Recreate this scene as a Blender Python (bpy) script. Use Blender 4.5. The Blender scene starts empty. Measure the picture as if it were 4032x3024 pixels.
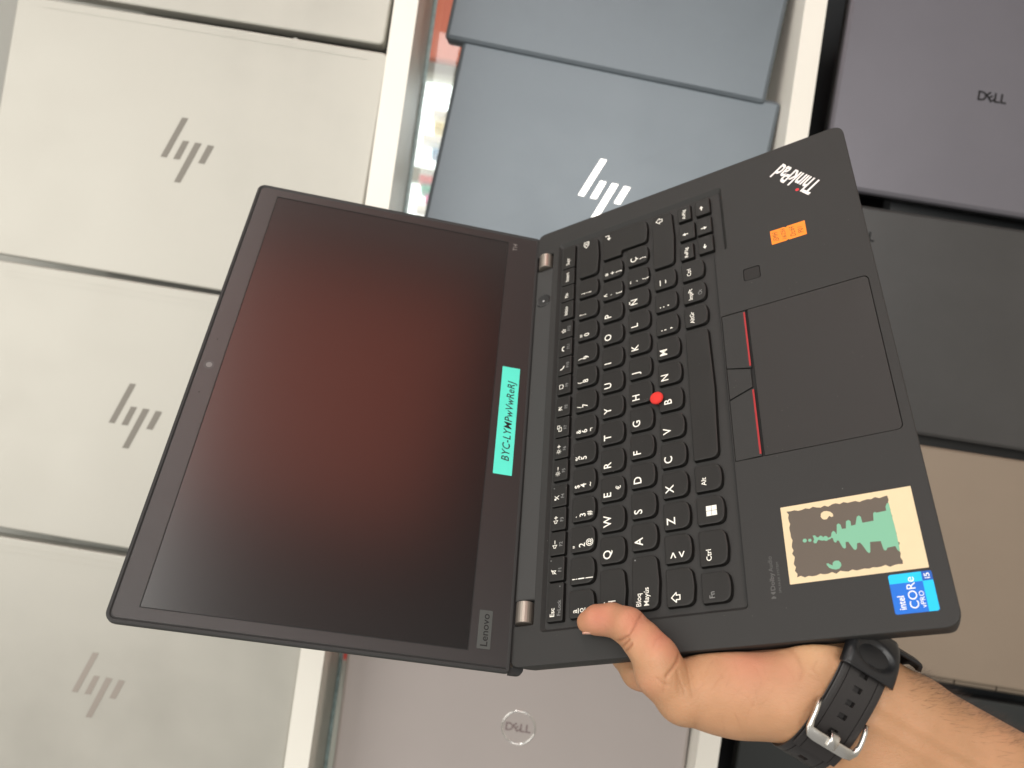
import bpy, math, random
import numpy as np
from mathutils import Matrix, Vector, geometry

random.seed(7)
rng = np.random.default_rng(7)
SC = bpy.context.scene
COL = SC.collection
R = math.radians

# ------------------------------------------------------------------ camera
# world: X along the shelves, Y away from the viewer, Z up (metres).  The phone was held on its side.
FPX = 3195.93
MW = np.array([[0.142629, -0.989776, 0.0],
               [-0.086266, -0.012431, 0.996195],
               [-0.986010, -0.142086, -0.087156]])          # camera axes (right, down, forward) -> world
CAM = np.array([0.0, -0.78, 1.40])
cam_data = bpy.data.cameras.new('camera')
cam = bpy.data.objects.new('camera', cam_data)
COL.objects.link(cam)
m4 = Matrix.Identity(4)
for i in range(3):
    m4[i][0] = MW[i][0]
    m4[i][1] = -MW[i][1]
    m4[i][2] = -MW[i][2]
    m4[i][3] = CAM[i]
cam.matrix_world = m4
cam_data.sensor_width = 36.0
cam_data.lens = FPX * 36.0 / 4032.0
cam_data.clip_start = 0.02
cam_data.clip_end = 60.0
cam_data.dof.use_dof = True
cam_data.dof.focus_distance = 0.45
cam_data.dof.aperture_fstop = 9.0
SC.camera = cam

# ------------------------------------------------------------------ world and lamps
world = bpy.data.worlds.new('World')
SC.world = world
world.use_nodes = True
bg = world.node_tree.nodes['Background']
bg.inputs[0].default_value = (1.0, 0.97, 0.92, 1)
bg.inputs[1].default_value = 0.38

def area(name, loc, target, sx, sy, power, color):
    d = bpy.data.lights.new(name, 'AREA')
    d.shape = 'RECTANGLE'
    d.size = sx
    d.size_y = sy
    d.energy = power
    d.color = color
    o = bpy.data.objects.new(name, d)
    COL.objects.link(o)
    o.location = loc
    o.rotation_euler = (Vector(target) - Vector(loc)).to_track_quat('-Z', 'Y').to_euler()
    return o

area('ceiling_light', (0.1, -1.3, 2.9), (0.0, 0.0, 1.3), 1.8, 1.2, 20, (1.0, 0.97, 0.91))
area('shopfront_light', (0.7, -3.1, 1.55), (0.1, 0.0, 1.3), 2.0, 1.7, 60, (1.0, 0.975, 0.93))

area('far_fill_light', (0.2, 0.9, 2.75), (0.2, 1.75, 1.4), 1.6, 0.5, 26, (1.0, 0.97, 0.92))  # fill lamp added to brighten the far wall and its panels

SC.view_settings.view_transform = 'Standard'
SC.view_settings.look = 'None'
SC.view_settings.exposure = 0.0
SC.view_settings.gamma = 1.0
SC.view_settings.use_curve_mapping = False
SC.render.engine = 'CYCLES'
SC.cycles.max_bounces = 8

# ------------------------------------------------------------------ materials
def srgb(r, g, b):
    def f(c):
        c /= 255.0
        return c / 12.92 if c <= 0.04045 else ((c + 0.055) / 1.055) ** 2.4
    return (f(r), f(g), f(b), 1.0)

MATS = {}
def mat(name, col, rough=0.5, metal=0.0, spec=0.5, var=0.0, vscale=30.0, bump=0.0, bscale=900.0,
        rvar=0.0, coat=0.0, trans=0.0, sss=0.0, emit=0.0, specks=0.0, detail=6.0, ior=None):
    if name in MATS:
        return MATS[name]
    m = bpy.data.materials.new(name)
    m.use_nodes = True
    nt = m.node_tree
    b = nt.nodes['Principled BSDF']
    b.inputs['Base Color'].default_value = col
    b.inputs['Roughness'].default_value = rough
    b.inputs['Metallic'].default_value = metal
    b.inputs['Specular IOR Level'].default_value = spec
    b.inputs['Coat Weight'].default_value = coat
    b.inputs['Transmission Weight'].default_value = trans
    if ior:
        b.inputs['IOR'].default_value = ior
    if sss:
        b.inputs['Subsurface Weight'].default_value = sss
        b.inputs['Subsurface Scale'].default_value = 0.004
        b.inputs['Subsurface Radius'].default_value = (1.0, 0.35, 0.2)
    if emit:
        b.inputs['Emission Color'].default_value = col
        b.inputs['Emission Strength'].default_value = emit
    tc = nt.nodes.new('ShaderNodeTexCoord')
    last = None
    if var or rvar:
        n = nt.nodes.new('ShaderNodeTexNoise')
        n.inputs['Scale'].default_value = vscale
        n.inputs['Detail'].default_value = detail
        n.inputs['Roughness'].default_value = 0.6
        nt.links.new(tc.outputs['Object'], n.inputs['Vector'])
        if var:
            mr = nt.nodes.new('ShaderNodeMapRange')
            mr.inputs[1].default_value = 0.3
            mr.inputs[2].default_value = 0.7
            mr.inputs[3].default_value = 1 - var
            mr.inputs[4].default_value = 1 + var
            nt.links.new(n.outputs[0], mr.inputs[0])
            mx = nt.nodes.new('ShaderNodeVectorMath')
            mx.operation = 'SCALE'
            mx.inputs[0].default_value = col[:3]
            nt.links.new(mr.outputs[0], mx.inputs['Scale'])
            last = mx.outputs[0]
        if rvar:
            m2 = nt.nodes.new('ShaderNodeMapRange')
            m2.inputs[1].default_value = 0.3
            m2.inputs[2].default_value = 0.7
            m2.inputs[3].default_value = max(0, rough - rvar)
            m2.inputs[4].default_value = min(1, rough + rvar)
            nt.links.new(n.outputs[0], m2.inputs[0])
            nt.links.new(m2.outputs[0], b.inputs['Roughness'])
    if specks:
        v = nt.nodes.new('ShaderNodeTexVoronoi')
        v.inputs['Scale'].default_value = specks
        nt.links.new(tc.outputs['Object'], v.inputs['Vector'])
        w = nt.nodes.new('ShaderNodeTexWhiteNoise')
        nt.links.new(v.outputs['Color'], w.inputs['Vector'])
        a = nt.nodes.new('ShaderNodeMath'); a.operation = 'GREATER_THAN'
        nt.links.new(w.outputs[0], a.inputs[0]); a.inputs[1].default_value = 0.93
        c = nt.nodes.new('ShaderNodeMath'); c.operation = 'LESS_THAN'
        nt.links.new(v.outputs['Distance'], c.inputs[0]); c.inputs[1].default_value = 0.1
        d = nt.nodes.new('ShaderNodeMath'); d.operation = 'MULTIPLY'
        nt.links.new(a.outputs[0], d.inputs[0]); nt.links.new(c.outputs[0], d.inputs[1])
        mixn = nt.nodes.new('ShaderNodeMix'); mixn.data_type = 'RGBA'
        nt.links.new(d.outputs[0], mixn.inputs[0])
        if last: nt.links.new(last, mixn.inputs[6])
        else: mixn.inputs[6].default_value = col
        mixn.inputs[7].default_value = srgb(120, 105, 85)
        last = mixn.outputs[2]
    if last:
        nt.links.new(last, b.inputs['Base Color'])
    if bump:
        n2 = nt.nodes.new('ShaderNodeTexNoise')
        n2.inputs['Scale'].default_value = bscale
        n2.inputs['Detail'].default_value = 3
        nt.links.new(tc.outputs['Object'], n2.inputs['Vector'])
        bp = nt.nodes.new('ShaderNodeBump')
        bp.inputs['Strength'].default_value = bump
        bp.inputs['Distance'].default_value = 0.0004
        nt.links.new(n2.outputs[0], bp.inputs['Height'])
        nt.links.new(bp.outputs[0], b.inputs['Normal'])
    MATS[name] = m
    return m

DECK = mat('deck_rubber_paint', (0.0295, 0.0288, 0.0276, 1), 0.60, 0, 0.32, var=0.10, vscale=9, bump=0.25, bscale=2600, rvar=0.08)
CHAS = mat('chassis_black', (0.018, 0.018, 0.018, 1), 0.6, 0, 0.35, bump=0.2, bscale=2600)
TRAY = mat('tray_black', (0.0300, 0.0292, 0.0280, 1), 0.62, 0, 0.32, bump=0.2, bscale=2600)
KEY = mat('key_plastic', (0.0178, 0.0167, 0.0153, 1), 0.47, 0, 0.32, var=0.12, vscale=35, bump=0.2, bscale=3000, rvar=0.06)
WHITE = mat('legend_white', (0.86, 0.84, 0.76, 1), 0.6)
GREYL = mat('legend_grey', (0.20, 0.20, 0.195, 1), 0.6)
FAINT = mat('print_faint_grey', (0.085, 0.083, 0.08, 1), 0.6)
BEZEL = mat('bezel_plastic', (0.014, 0.0125, 0.0125, 1), 0.38, 0, 0.75, bump=0.1, bscale=3000)
LIDM = mat('lid_shell', (0.022, 0.022, 0.022, 1), 0.55, 0, 0.4)
SCREEN = mat('display_antiglare', (0.005, 0.0045, 0.0045, 1), 0.235, 0, 0.85)
PAD = mat('touchpad_surface', (0.0265, 0.0243, 0.0230, 1), 0.52, 0, 0.34, var=0.10, vscale=18, rvar=0.10)
BLACK = mat('gap_black', (0.004, 0.004, 0.004, 1), 0.7)
RED = mat('accent_red', srgb(158, 30, 34), 0.5)
LOGORED = mat('logo_red', srgb(215, 36, 48), 0.5)
KEYSHADE = mat('key_skirt_shade', (0.0065, 0.006, 0.0055, 1), 0.35, 0, 0.4)  # near-black stands for the shade between keys, painted on their sides
CAPRED = mat('trackpoint_red', srgb(226, 52, 44), 0.75, bump=1.0, bscale=4000)
HINGE = mat('hinge_metal', (0.42, 0.37, 0.32, 1), 0.38, 0.9)
CHROME = mat('polished_metal', (0.80, 0.79, 0.76, 1), 0.12, 1.0)

# ------------------------------------------------------------------ mesh helpers
def link(o, parent=None, M=None):
    COL.objects.link(o)
    if parent is not None:
        o.parent = parent
    if M is not None:
        o.matrix_local = M
    return o

def mesh_of(name, V, F, material, smooth=False):
    me = bpy.data.meshes.new(name)
    me.from_pydata([tuple(map(float, v)) for v in V], [], [tuple(f) for f in F])
    me.materials.append(material)
    if smooth:
        me.polygons.foreach_set('use_smooth', [True] * len(me.polygons))
    me.update()
    return me

def obj(name, geo, material, parent=None, M=None, smooth=False, label=None):
    V, F = geo
    o = bpy.data.objects.new(name, mesh_of(name, V, F, material, smooth))
    link(o, parent, M)
    if label:
        o['label'] = label
    return o

def thing(name, label, cat, M=None, group=None):
    o = bpy.data.objects.new(name, None)
    o.empty_display_size = 0.05
    link(o, None, M)
    tag(o, label, cat, group)
    return o

def tag(o, label, cat, group=None):
    o['label'] = label
    o['category'] = cat
    if group:
        o['group'] = group

def join(geos):
    V, F = [], []
    for v, f in geos:
        n = len(V)
        V += list(v)
        F += [tuple(i + n for i in q) for q in f]
    return V, F

def xf(geo, M):
    return [tuple(M @ Vector(v)) for v in geo[0]], geo[1]

def T(x, y, z):
    return Matrix.Translation((x, y, z))

def sc(geo, s):
    return [(v[0] * s, v[1] * s, v[2] * s) for v in geo[0]], geo[1]

MM = 0.001

def roundpoly(pts, rad, n=5):
    """rounded corners; pts counter-clockwise, rad = number or list"""
    out = []
    N = len(pts)
    if not isinstance(rad, (list, tuple)):
        rad = [rad] * N
    for i in range(N):
        p = Vector(pts[i]); a = Vector(pts[i - 1]); b = Vector(pts[(i + 1) % N])
        r = rad[i]
        if r <= 0:
            out.append((p.x, p.y)); continue
        u = (a - p).normalized(); v = (b - p).normalized()
        ang = math.acos(max(-1, min(1, u.dot(v))))
        d = min(r / math.tan(ang / 2), (a - p).length * 0.48, (b - p).length * 0.48)
        p0 = p + u * d; p1 = p + v * d
        for k in range(n + 1):
            t = k / n
            q = p0 * (1 - t) ** 2 + p * 2 * t * (1 - t) * 0.85 + p1 * t ** 2 + (p0 + p1) * 0.5 * (2 * t * (1 - t) * 0.15)
            out.append((q.x, q.y))
    return out

def rrect(x0, y0, x1, y1, r, n=5):
    return roundpoly([(x0, y0), (x1, y0), (x1, y1), (x0, y1)], r, n)

def loft(rings, cap0=True, cap1=True):
    """rings: list of (list of 2-D points CCW, z) with equal counts, bottom to top"""
    V, F = [], []
    n = len(rings[0][0])
    for poly, z in rings:
        V += [(p[0], p[1], z) for p in poly]
    for k in range(len(rings) - 1):
        for i in range(n):
            j = (i + 1) % n
            F.append((k * n + i, k * n + j, (k + 1) * n + j, (k + 1) * n + i))
    if cap0:
        F.append(tuple(reversed(range(n))))
    if cap1:
        F.append(tuple(range((len(rings) - 1) * n, len(rings) * n)))
    return V, F

def flat(outer, holes=(), z=0.0):
    loops = [list(outer)] + [list(h) for h in holes]
    tri = geometry.tessellate_polygon([[Vector((p[0], p[1], 0)) for p in l] for l in loops])
    V = [(p[0], p[1], z) for l in loops for p in l]
    F = []
    for t in tri:
        a, b, c = (V[i] for i in t)
        s = (b[0] - a[0]) * (c[1] - a[1]) - (b[1] - a[1]) * (c[0] - a[0])
        F.append(tuple(t) if s > 0 else tuple(reversed(t)))
    return V, F

def plate(outer, holes, z0, z1, holes_low=None):
    """flat plate with holes; each hole may be smaller at the lower level (sloping walls)"""
    top = flat(outer, holes, z1)
    gs = [top]
    n = len(outer)
    V = [(p[0], p[1], z0) for p in outer] + [(p[0], p[1], z1) for p in outer]
    gs.append((V, [(i, (i + 1) % n, n + (i + 1) % n, n + i) for i in range(n)]))
    for k, h in enumerate(holes):
        lo = holes_low[k] if holes_low else h
        m = len(h)
        V = [(p[0], p[1], z0) for p in lo] + [(p[0], p[1], z1) for p in h]
        gs.append((V, [(i, m + i, m + (i + 1) % m, (i + 1) % m) for i in range(m)]))
    return join(gs)

def slab(poly, z0, z1, bev=0.0, n=1):
    """prism with a small bevel towards the top; bev is done by shrinking about the centroid edge normals"""
    if bev <= 0:
        return loft([(poly, z0), (poly, z1)])
    return loft([(poly, z0), (poly, z1 - bev), (inset(poly, bev * 0.35), z1 - bev * 0.3), (inset(poly, bev), z1)])

def inset(poly, d):
    out = []
    N = len(poly)
    for i in range(N):
        a = Vector(poly[i - 1]); p = Vector(poly[i]); b = Vector(poly[(i + 1) % N])
        e1 = (p - a); e2 = (b - p)
        if e1.length < 1e-9: e1 = e2
        if e2.length < 1e-9: e2 = e1
        n1 = Vector((-e1.y, e1.x)).normalized(); n2 = Vector((-e2.y, e2.x)).normalized()
        nn = (n1 + n2)
        if nn.length < 1e-6: nn = n1
        nn.normalize()
        k = d / max(0.5, nn.dot(n1))
        out.append((p.x + nn.x * k, p.y + nn.y * k))
    return out

def stroke(pts, w, z=0.0, closed=False):
    """flat poly-line of width w"""
    gs = []
    P = [Vector(p) for p in pts]
    if closed:
        P.append(P[0])
    for a, b in zip(P[:-1], P[1:]):
        d = (b - a)
        if d.length < 1e-9: continue
        d.normalize(); n = Vector((-d.y, d.x)) * w / 2; e = d * w * 0.3
        gs.append(([(*(a - e - n), z), (*(b + e - n), z), (*(b + e + n), z), (*(a - e + n), z)], [(0, 1, 2, 3)]))
        z += 0.0004
    return join(gs)

def disc(cx, cy, r, z=0.0, n=20, ry=None):
    ry = ry or r
    return [(cx + r * math.cos(2 * math.pi * i / n), cy + ry * math.sin(2 * math.pi * i / n), z) for i in range(n)], [tuple(range(n))]

def ringgeo(cx, cy, r0, r1, z=0.0, n=28):
    V = []
    for i in range(n):
        a = 2 * math.pi * i / n
        V += [(cx + r0 * math.cos(a), cy + r0 * math.sin(a), z), (cx + r1 * math.cos(a), cy + r1 * math.sin(a), z)]
    return V, [(2 * i, 2 * i + 1, (2 * i + 3) % (2 * n), (2 * i + 2) % (2 * n)) for i in range(n)]

def box(x0, y0, z0, x1, y1, z1):
    V = [(x0, y0, z0), (x1, y0, z0), (x1, y1, z0), (x0, y1, z0), (x0, y0, z1), (x1, y0, z1), (x1, y1, z1), (x0, y1, z1)]
    F = [(0, 3, 2, 1), (4, 5, 6, 7), (0, 1, 5, 4), (1, 2, 6, 5), (2, 3, 7, 6), (3, 0, 4, 7)]
    return V, F

_tc = {}
def text(s, h, weight=0.0, shear=0.0, sx=1.0, space=1.0):
    """flat lettering: cap height h, baseline at 0, left edge at 0"""
    key = (s, weight, shear, space)
    if key not in _tc:
        c = bpy.data.curves.new('lettering', 'FONT')
        c.body = s; c.offset = weight; c.shear = shear; c.space_character = space
        c.resolution_u = 3
        o = bpy.data.objects.new('lettering', c)
        me = bpy.data.meshes.new_from_object(o)
        V = [tuple(v.co) for v in me.vertices]; F = [tuple(p.vertices) for p in me.polygons]
        bpy.data.objects.remove(o); bpy.data.curves.remove(c); bpy.data.meshes.remove(me)
        x0 = min(v[0] for v in V)
        _tc[key] = ([(v[0] - x0, v[1], 0.0) for v in V], F)
    V, F = _tc[key]
    k = h / 0.682
    return [(v[0] * k * sx, v[1] * k, 0.0) for v in V], F

def width(g):
    return max(v[0] for v in g[0]) - min(v[0] for v in g[0])

def fit_text(s, w, h, **kw):
    g = text(s, h, **kw)
    f = w / width(g)
    return [(v[0] * f, v[1], v[2]) for v in g[0]], g[1]

def at(g, x, y, z=0.0, rot=0.0):
    c, s = math.cos(rot), math.sin(rot)
    return [(x + v[0] * c - v[1] * s, y + v[0] * s + v[1] * c, z + v[2]) for v in g[0]], g[1]

# ------------------------------------------------------------------ display shelving (the setting of the shop)
SHELFW = mat('shelf_white_melamine', (0.80, 0.775, 0.70, 1), 0.35, 0, 0.5, var=0.03, vscale=5, specks=40)
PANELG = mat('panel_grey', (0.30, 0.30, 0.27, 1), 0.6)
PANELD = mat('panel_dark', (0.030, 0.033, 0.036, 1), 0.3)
GLASS = mat('clear_glass', (0.93, 0.98, 0.97, 1), 0.0, trans=1.0, ior=1.45)
GEDGE = mat('glass_green_edge', (0.42, 0.56, 0.56, 1), 0.2, spec=0.8, var=0.3, vscale=120)
rack = thing('display_shelving', 'white melamine display shelving carrying rows of closed laptops', 'shelving', T(0, 0, 0))
Z1, Z2, Z3 = 1.4945, 1.0975, 0.6945        # tops of the three boards
TH = 0.0225
for zt in (Z1, Z2, Z3):
    b = obj('shelf', loft([(rrect(-1.1, 0.0, 1.1, 0.190, 0.0012, 2), zt - TH), (rrect(-1.1, 0.0, 1.1, 0.190, 0.0012, 2), zt)]), SHELFW, rack)
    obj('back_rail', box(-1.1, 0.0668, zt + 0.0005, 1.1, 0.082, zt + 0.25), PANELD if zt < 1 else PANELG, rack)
obj('back_panel', box(-1.1, 0.192, Z1 - TH, 1.1, 0.204, 2.3), PANELG, rack)
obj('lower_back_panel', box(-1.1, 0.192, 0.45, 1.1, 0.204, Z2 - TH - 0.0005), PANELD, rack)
gp = obj('glass_pane', box(-1.1, 0.194, Z2 - TH, 1.1, 0.200, Z1 - TH - 0.0005), GLASS, rack)
obj('glass_edge', box(-1.1, 0.1905, Z1 - TH - 0.0045, 1.1, 0.1935, Z1 - TH - 0.0005), GEDGE, rack)
for s in (-1, 1):
    obj('upright', box(s * 1.1 if s > 0 else -1.118, 0.0, 0.0, 1.118 if s > 0 else -1.1, 0.204, 2.3), SHELFW, rack)

# what shows through the glass behind the middle shelf: the other side of the shop
FY = 1.55
def far(px, py, Y=FY):
    d = MW @ np.array([(px - 2016) / FPX, (py - 1512) / FPX, 1.0])
    return CAM + d * (Y - CAM[1]) / d[1]
def xs(py, px=1740, Y=FY):
    return far(px, py, Y)[0]
wall = obj('wall', box(-3.2, FY + 0.25, -0.2, 3.2, FY + 0.33, 2.9), mat('far_wall_paint', (0.46, 0.45, 0.40, 1), 0.8, var=0.05, vscale=3))
wall['kind'] = 'structure'
fl = obj('floor', box(-3.2, -3.6, -0.26, 3.2, FY + 0.24, -0.2), mat('shop_floor_tile', (0.50, 0.47, 0.42, 1), 0.45, var=0.06, vscale=4))
fl['kind'] = 'structure'
x0, x1 = xs(178), xs(-420)
o = obj('wall_panel', box(x0, FY + 0.10, 0.4, x1, FY + 0.14, 2.3), mat('orange_panel', srgb(205, 108, 82), 0.55))
tag(o, 'orange wall panel seen through the glass above the blue-grey laptops', 'panel')
rp0, rp1 = xs(2648, 1372), xs(2440, 1372)
o = obj('wall_panel', box(rp0, FY + 0.10, 0.4, rp1, FY + 0.14, 2.3), mat('red_panel', srgb(175, 45, 32), 0.55))
tag(o, 'dark red wall panel glimpsed above the mauve laptop', 'panel')
win = thing('shop_window', 'bright window with pale frame behind the glass back', 'window', T(0, 0, 0))
wx0, wx1 = xs(880), xs(262)
WF = mat('window_frame_beige', (0.42, 0.42, 0.37, 1), 0.5)
PANE = mat('window_daylight', (0.93, 0.97, 0.97, 1), 0.4, emit=1.0)
PANE2 = mat('window_daylight_strong', (0.95, 1.0, 1.0, 1), 0.4, emit=1.6)
obj('frame_rail', box(wx0, FY + 0.10, 0.75, wx1, FY + 0.16, 0.82), WF, win)
obj('frame_rail', box(wx0, FY + 0.10, 2.10, wx1, FY + 0.16, 2.17), WF, win)
for a, b in ((272, 248), (700, 640), (905, 880)):
    obj('mullion', box(xs(a), FY + 0.095, 0.82, xs(b), FY + 0.165, 2.10), WF, win)
for (a, b, m) in ((640, 420, PANE), (420, 345, PANE2), (345, 272, PANE), (880, 700, PANE)):
    obj('pane', box(xs(a) + 0.002, FY + 0.12, 0.82, xs(b) - 0.002, FY + 0.13, 2.10), m, win)
bcols = [((0.75, 0.72, 0.66), 'white'), (srgb(30, 150, 120)[:3], 'green'), (srgb(190, 60, 60)[:3], 'red'), (srgb(200, 60, 140)[:3], 'pink'),
         (srgb(210, 190, 120)[:3], 'yellow'), (srgb(120, 160, 190)[:3], 'blue')]
zf = far(1740, 600)[2]
spots = [(455, 0), (505, 4), (560, 0), (608, 5), (720, 2), (758, 1), (795, 3), (835, 0)]
places = ['beside the brightest pane', 'next to the first white carton', 'in the middle of the wide pane', 'against the thick mullion',
          'just past the thick mullion', 'between the red and pink cartons', 'next to the last white carton', 'at the end of the window sill']
for (py, ci), pl in zip(spots, places):
    xa, xb = xs(py + 14), xs(py - 12)
    h = 0.10 + 0.05 * random.random()
    zb = zf - 0.075
    o = obj('carton', box(xa, FY - 0.02, zb, xb, FY + 0.05, zb + h), mat('carton_' + bcols[ci][1], (*bcols[ci][0], 1), 0.5))
    tag(o, 'small %s carton on the window ledge, %s' % (bcols[ci][1], pl), 'carton', 'cartons on the far ledge')
zl = far(1740, 600)[2] - 0.075
o = obj('ledge', box(wx0, FY - 0.04, zl - 0.03, wx1, FY + 0.09, zl - 0.0005), WF)
tag(o, 'pale ledge under the bright window, carrying small cartons', 'ledge')
# side wall of the shop, right of the viewer, with unseen panels added for the screen to mirror
side = obj('side_wall', box(1.95, -2.9, -0.2, 2.03, 0.9, 2.9), mat('side_wall_paint', (0.13, 0.13, 0.13, 1), 0.8))
side['kind'] = 'structure'
o = obj('reflection_glow_panel', box(1.88, -1.53, 1.16, 1.949, -0.70, 2.06), mat('reflection_glow_red', srgb(198, 106, 88), 0.5, emit=2.2))  # added out of view; its glow makes the red reflection in the screen
tag(o, 'unseen brick red glow panel added on the side wall for the screen reflection', 'sign')
o = obj('reflector', box(1.90, -0.56, -0.198, 1.949, 0.35, 2.02), mat('reflector_grey', (0.78, 0.79, 0.80, 1), 0.6))  # pale surface added out of view to grey the screen's right end
tag(o, 'plain grey door added unseen at the side wall beside the red glow panel', 'reflector')
o = obj('reflection_glow_strip', box(1.87, -2.7, 2.12, 1.949, 0.5, 2.36), mat('reflection_glow_white', (1.0, 0.97, 0.93, 1), 0.5, emit=6.5))  # glowing strip added out of view to lighten the lid's top edge
tag(o, 'unseen white glow strip added along the side wall above the red panel', 'glow strip')

# ------------------------------------------------------------------ closed laptops on the shelves
HP = [[(-10.3, 30.4), (-4.3, 30.6), (-19.1, -10.5), (-25.0, -10.6)], [(-5.7, 8.3), (0.2, 8.5), (-6.0, -10.5), (-12.3, -10.8)],
      [(6.4, 8.4), (12.8, 8.5), (-1.7, -32.7), (-7.8, -32.9)], [(19.1, 8.1), (25.4, 7.9), (18.7, -10.9), (12.5, -10.9)]]

def yface(geo):
    """geometry drawn in (x, z) with its height as y -> stands up facing -Y"""
    return [(v[0], -v[2], v[1]) for v in geo[0]], geo[1]

def lap_shell(hw, w, r, y0, y1, bev):
    """rounded slab: hw = half of the short side (X), w = long side (Z); front at y0"""
    p = rrect(-hw, 0, hw, w, r, 6)
    g = loft([(inset(p, bev * 0.5), -y1), (p, -y1 + bev * 0.5), (p, -y0 - bev), (inset(p, bev * 0.3), -y0 - bev * 0.35), (inset(p, bev), -y0)])
    return yface(g)

def shelf_laptop(name, label, x, zt, w, h, lean, roll, lidm, basem, logo=None, logom=None, yb=0.02, bev=0.00182, ridge=0, r=0.006, lx=0.0, lz=0.0, group=None, chrome=None):
    rollr = R(roll)
    Mx = T(x, yb, zt + abs(math.sin(rollr)) * h / 2 + 0.0004) @ Matrix.Rotation(-R(lean), 4, 'X') @ Matrix.Rotation(rollr, 4, 'Y')
    t = thing(name, label, 'laptop', Mx, group)
    hw = h / 2
    obj('lid', lap_shell(hw, w, r, 0.0, 0.0075, bev), lidm, t)
    obj('base', lap_shell(hw - 0.0006, w - 0.0012, r, 0.0086, 0.0178, 0.0018), basem, t, T(0, 0, 0.0006))
    obj('hinge_strip', box(-hw + 0.004, 0.0072, 0.03, hw - 0.004, 0.0090, w - 0.03), BLACK, t)
    if ridge:
        for k in range(ridge):
            xc = hw - 0.0085 - 0.0055 * k
            obj('lid_ridge', yface(loft([(rrect(xc - 0.0007, 0.020, xc + 0.0007, w - 0.026, 0.0006, 3), -0.0004), (rrect(xc - 0.0007, 0.020, xc + 0.0007, w - 0.026, 0.0006, 3), 0.00035)])), lidm, t)
        obj('rubber_nub', box(hw - 0.0002, 0.006, w * 0.25, hw + 0.0028, 0.010, w * 0.25 + 0.004), lidm, t)
    cx, cz = lx, w / 2 + lz
    if logo == 'hp':
        for q in HP:
            pts = [(cx + u * MM, cz - rr * MM) for rr, u in q]
            pts.reverse() if sum((pts[i][0] * pts[(i + 1) % 4][1] - pts[(i + 1) % 4][0] * pts[i][1]) for i in range(4)) < 0 else None
            obj('logo_bar', yface(loft([(pts, -0.0005), (pts, 0.0003), ])), logom, t)
    elif logo in ('dell', 'dellring'):
        H = 9.5 if logo == 'dell' else 8.0
        parts = []
        xx = 0.0
        for i, chh in enumerate('DELL'):
            g = text(chh, H, weight=0.02)
            wd = width(g)
            if chh == 'E':
                g = at(([(v[0] - wd / 2, v[1] - H / 2, 0) for v in g[0]], g[1]), xx + wd / 2 + 0.6, H / 2, 0, R(38))
                xx += wd + 1.6
            else:
                g = at(g, xx, 0)
                xx += wd + (0.6 if chh == 'L' else 0.4)
            parts.append(g)
        for g in parts:
            # reading direction = down the lid (-Z), letter top = +X
            V = [((cx + (v[1] - H / 2) * MM), -0.00025, (cz - (v[0] - xx / 2) * MM)) for v in g[0]]
            obj('logo_letter', (V, g[1]), logom, t)
        if logo == 'dellring':
            n = 48
            rings = []
            V = []; F = []
            for i in range(n):
                a = 2 * math.pi * i / n
                for (rad, yy) in ((15.8, 0.0), (16.3, -0.0009), (17.2, -0.0011), (17.8, 0.0)):
                    V.append((cx + rad * MM * math.cos(a), yy, cz + rad * MM * math.sin(a)))
            for i in range(n):
                for k in range(3):
                    a0, a1 = i * 4 + k, ((i + 1) % n) * 4 + k
                    F.append((a0, a0 + 1, a1 + 1, a1))
            obj('logo_ring', (V, F), CHROME, t, smooth=True)
    if chrome:
        # polished metal edge of the base
        obj('polished_edge', box(-hw - 0.0004, 0.0095, 0.05, -hw + 0.001, 0.0165, w - 0.05), CHROME, t)
    return t

SILV = mat('silver_lid', (0.428, 0.416, 0.370, 1), 0.40, 0.25, 0.5, var=0.045, vscale=11, rvar=0.10, detail=9)
SILVB = mat('silver_base', (0.42, 0.41, 0.37, 1), 0.4, 0.4, 0.5)
HPL = mat('logo_taupe_metal', (0.165, 0.152, 0.130, 1), 0.42, 0.4)
HPL2 = mat('logo_pale_metal', (0.325, 0.29, 0.255, 1), 0.45, 0.3)
BLUEG = mat('blue_grey_lid', (0.124, 0.147, 0.166, 1), 0.38, 0.3, 0.5, var=0.10, vscale=10, rvar=0.06)
BLUEB = mat('blue_grey_base', (0.10, 0.11, 0.13, 1), 0.45)
MAUVE = mat('mauve_lid', (0.43, 0.385, 0.365, 1), 0.42, 0.25, 0.5, var=0.03, vscale=6)
VIOL = mat('violet_grey_lid', (0.172, 0.167, 0.190, 1), 0.38, 0.5, 0.5, var=0.03, vscale=14)
GRAPH = mat('graphite_lid', (0.090, 0.089, 0.089, 1), 0.30, 0.6, 0.5, var=0.06, vscale=12)
TAN = mat('rose_tan_lid', (0.32, 0.255, 0.195, 1), 0.38, 0.35, 0.5, var=0.05, vscale=6)
DARKB = mat('dark_base', (0.012, 0.012, 0.013, 1), 0.4)
BLACKL = mat('black_lid', (0.022, 0.025, 0.025, 1), 0.5, 0, 0.4)
LOGOD = mat('logo_black_gloss', (0.006, 0.006, 0.007, 1), 0.15)
DELLC = mat('logo_mirror', (0.42, 0.33, 0.32, 1), 0.2, 0.8)

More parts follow.
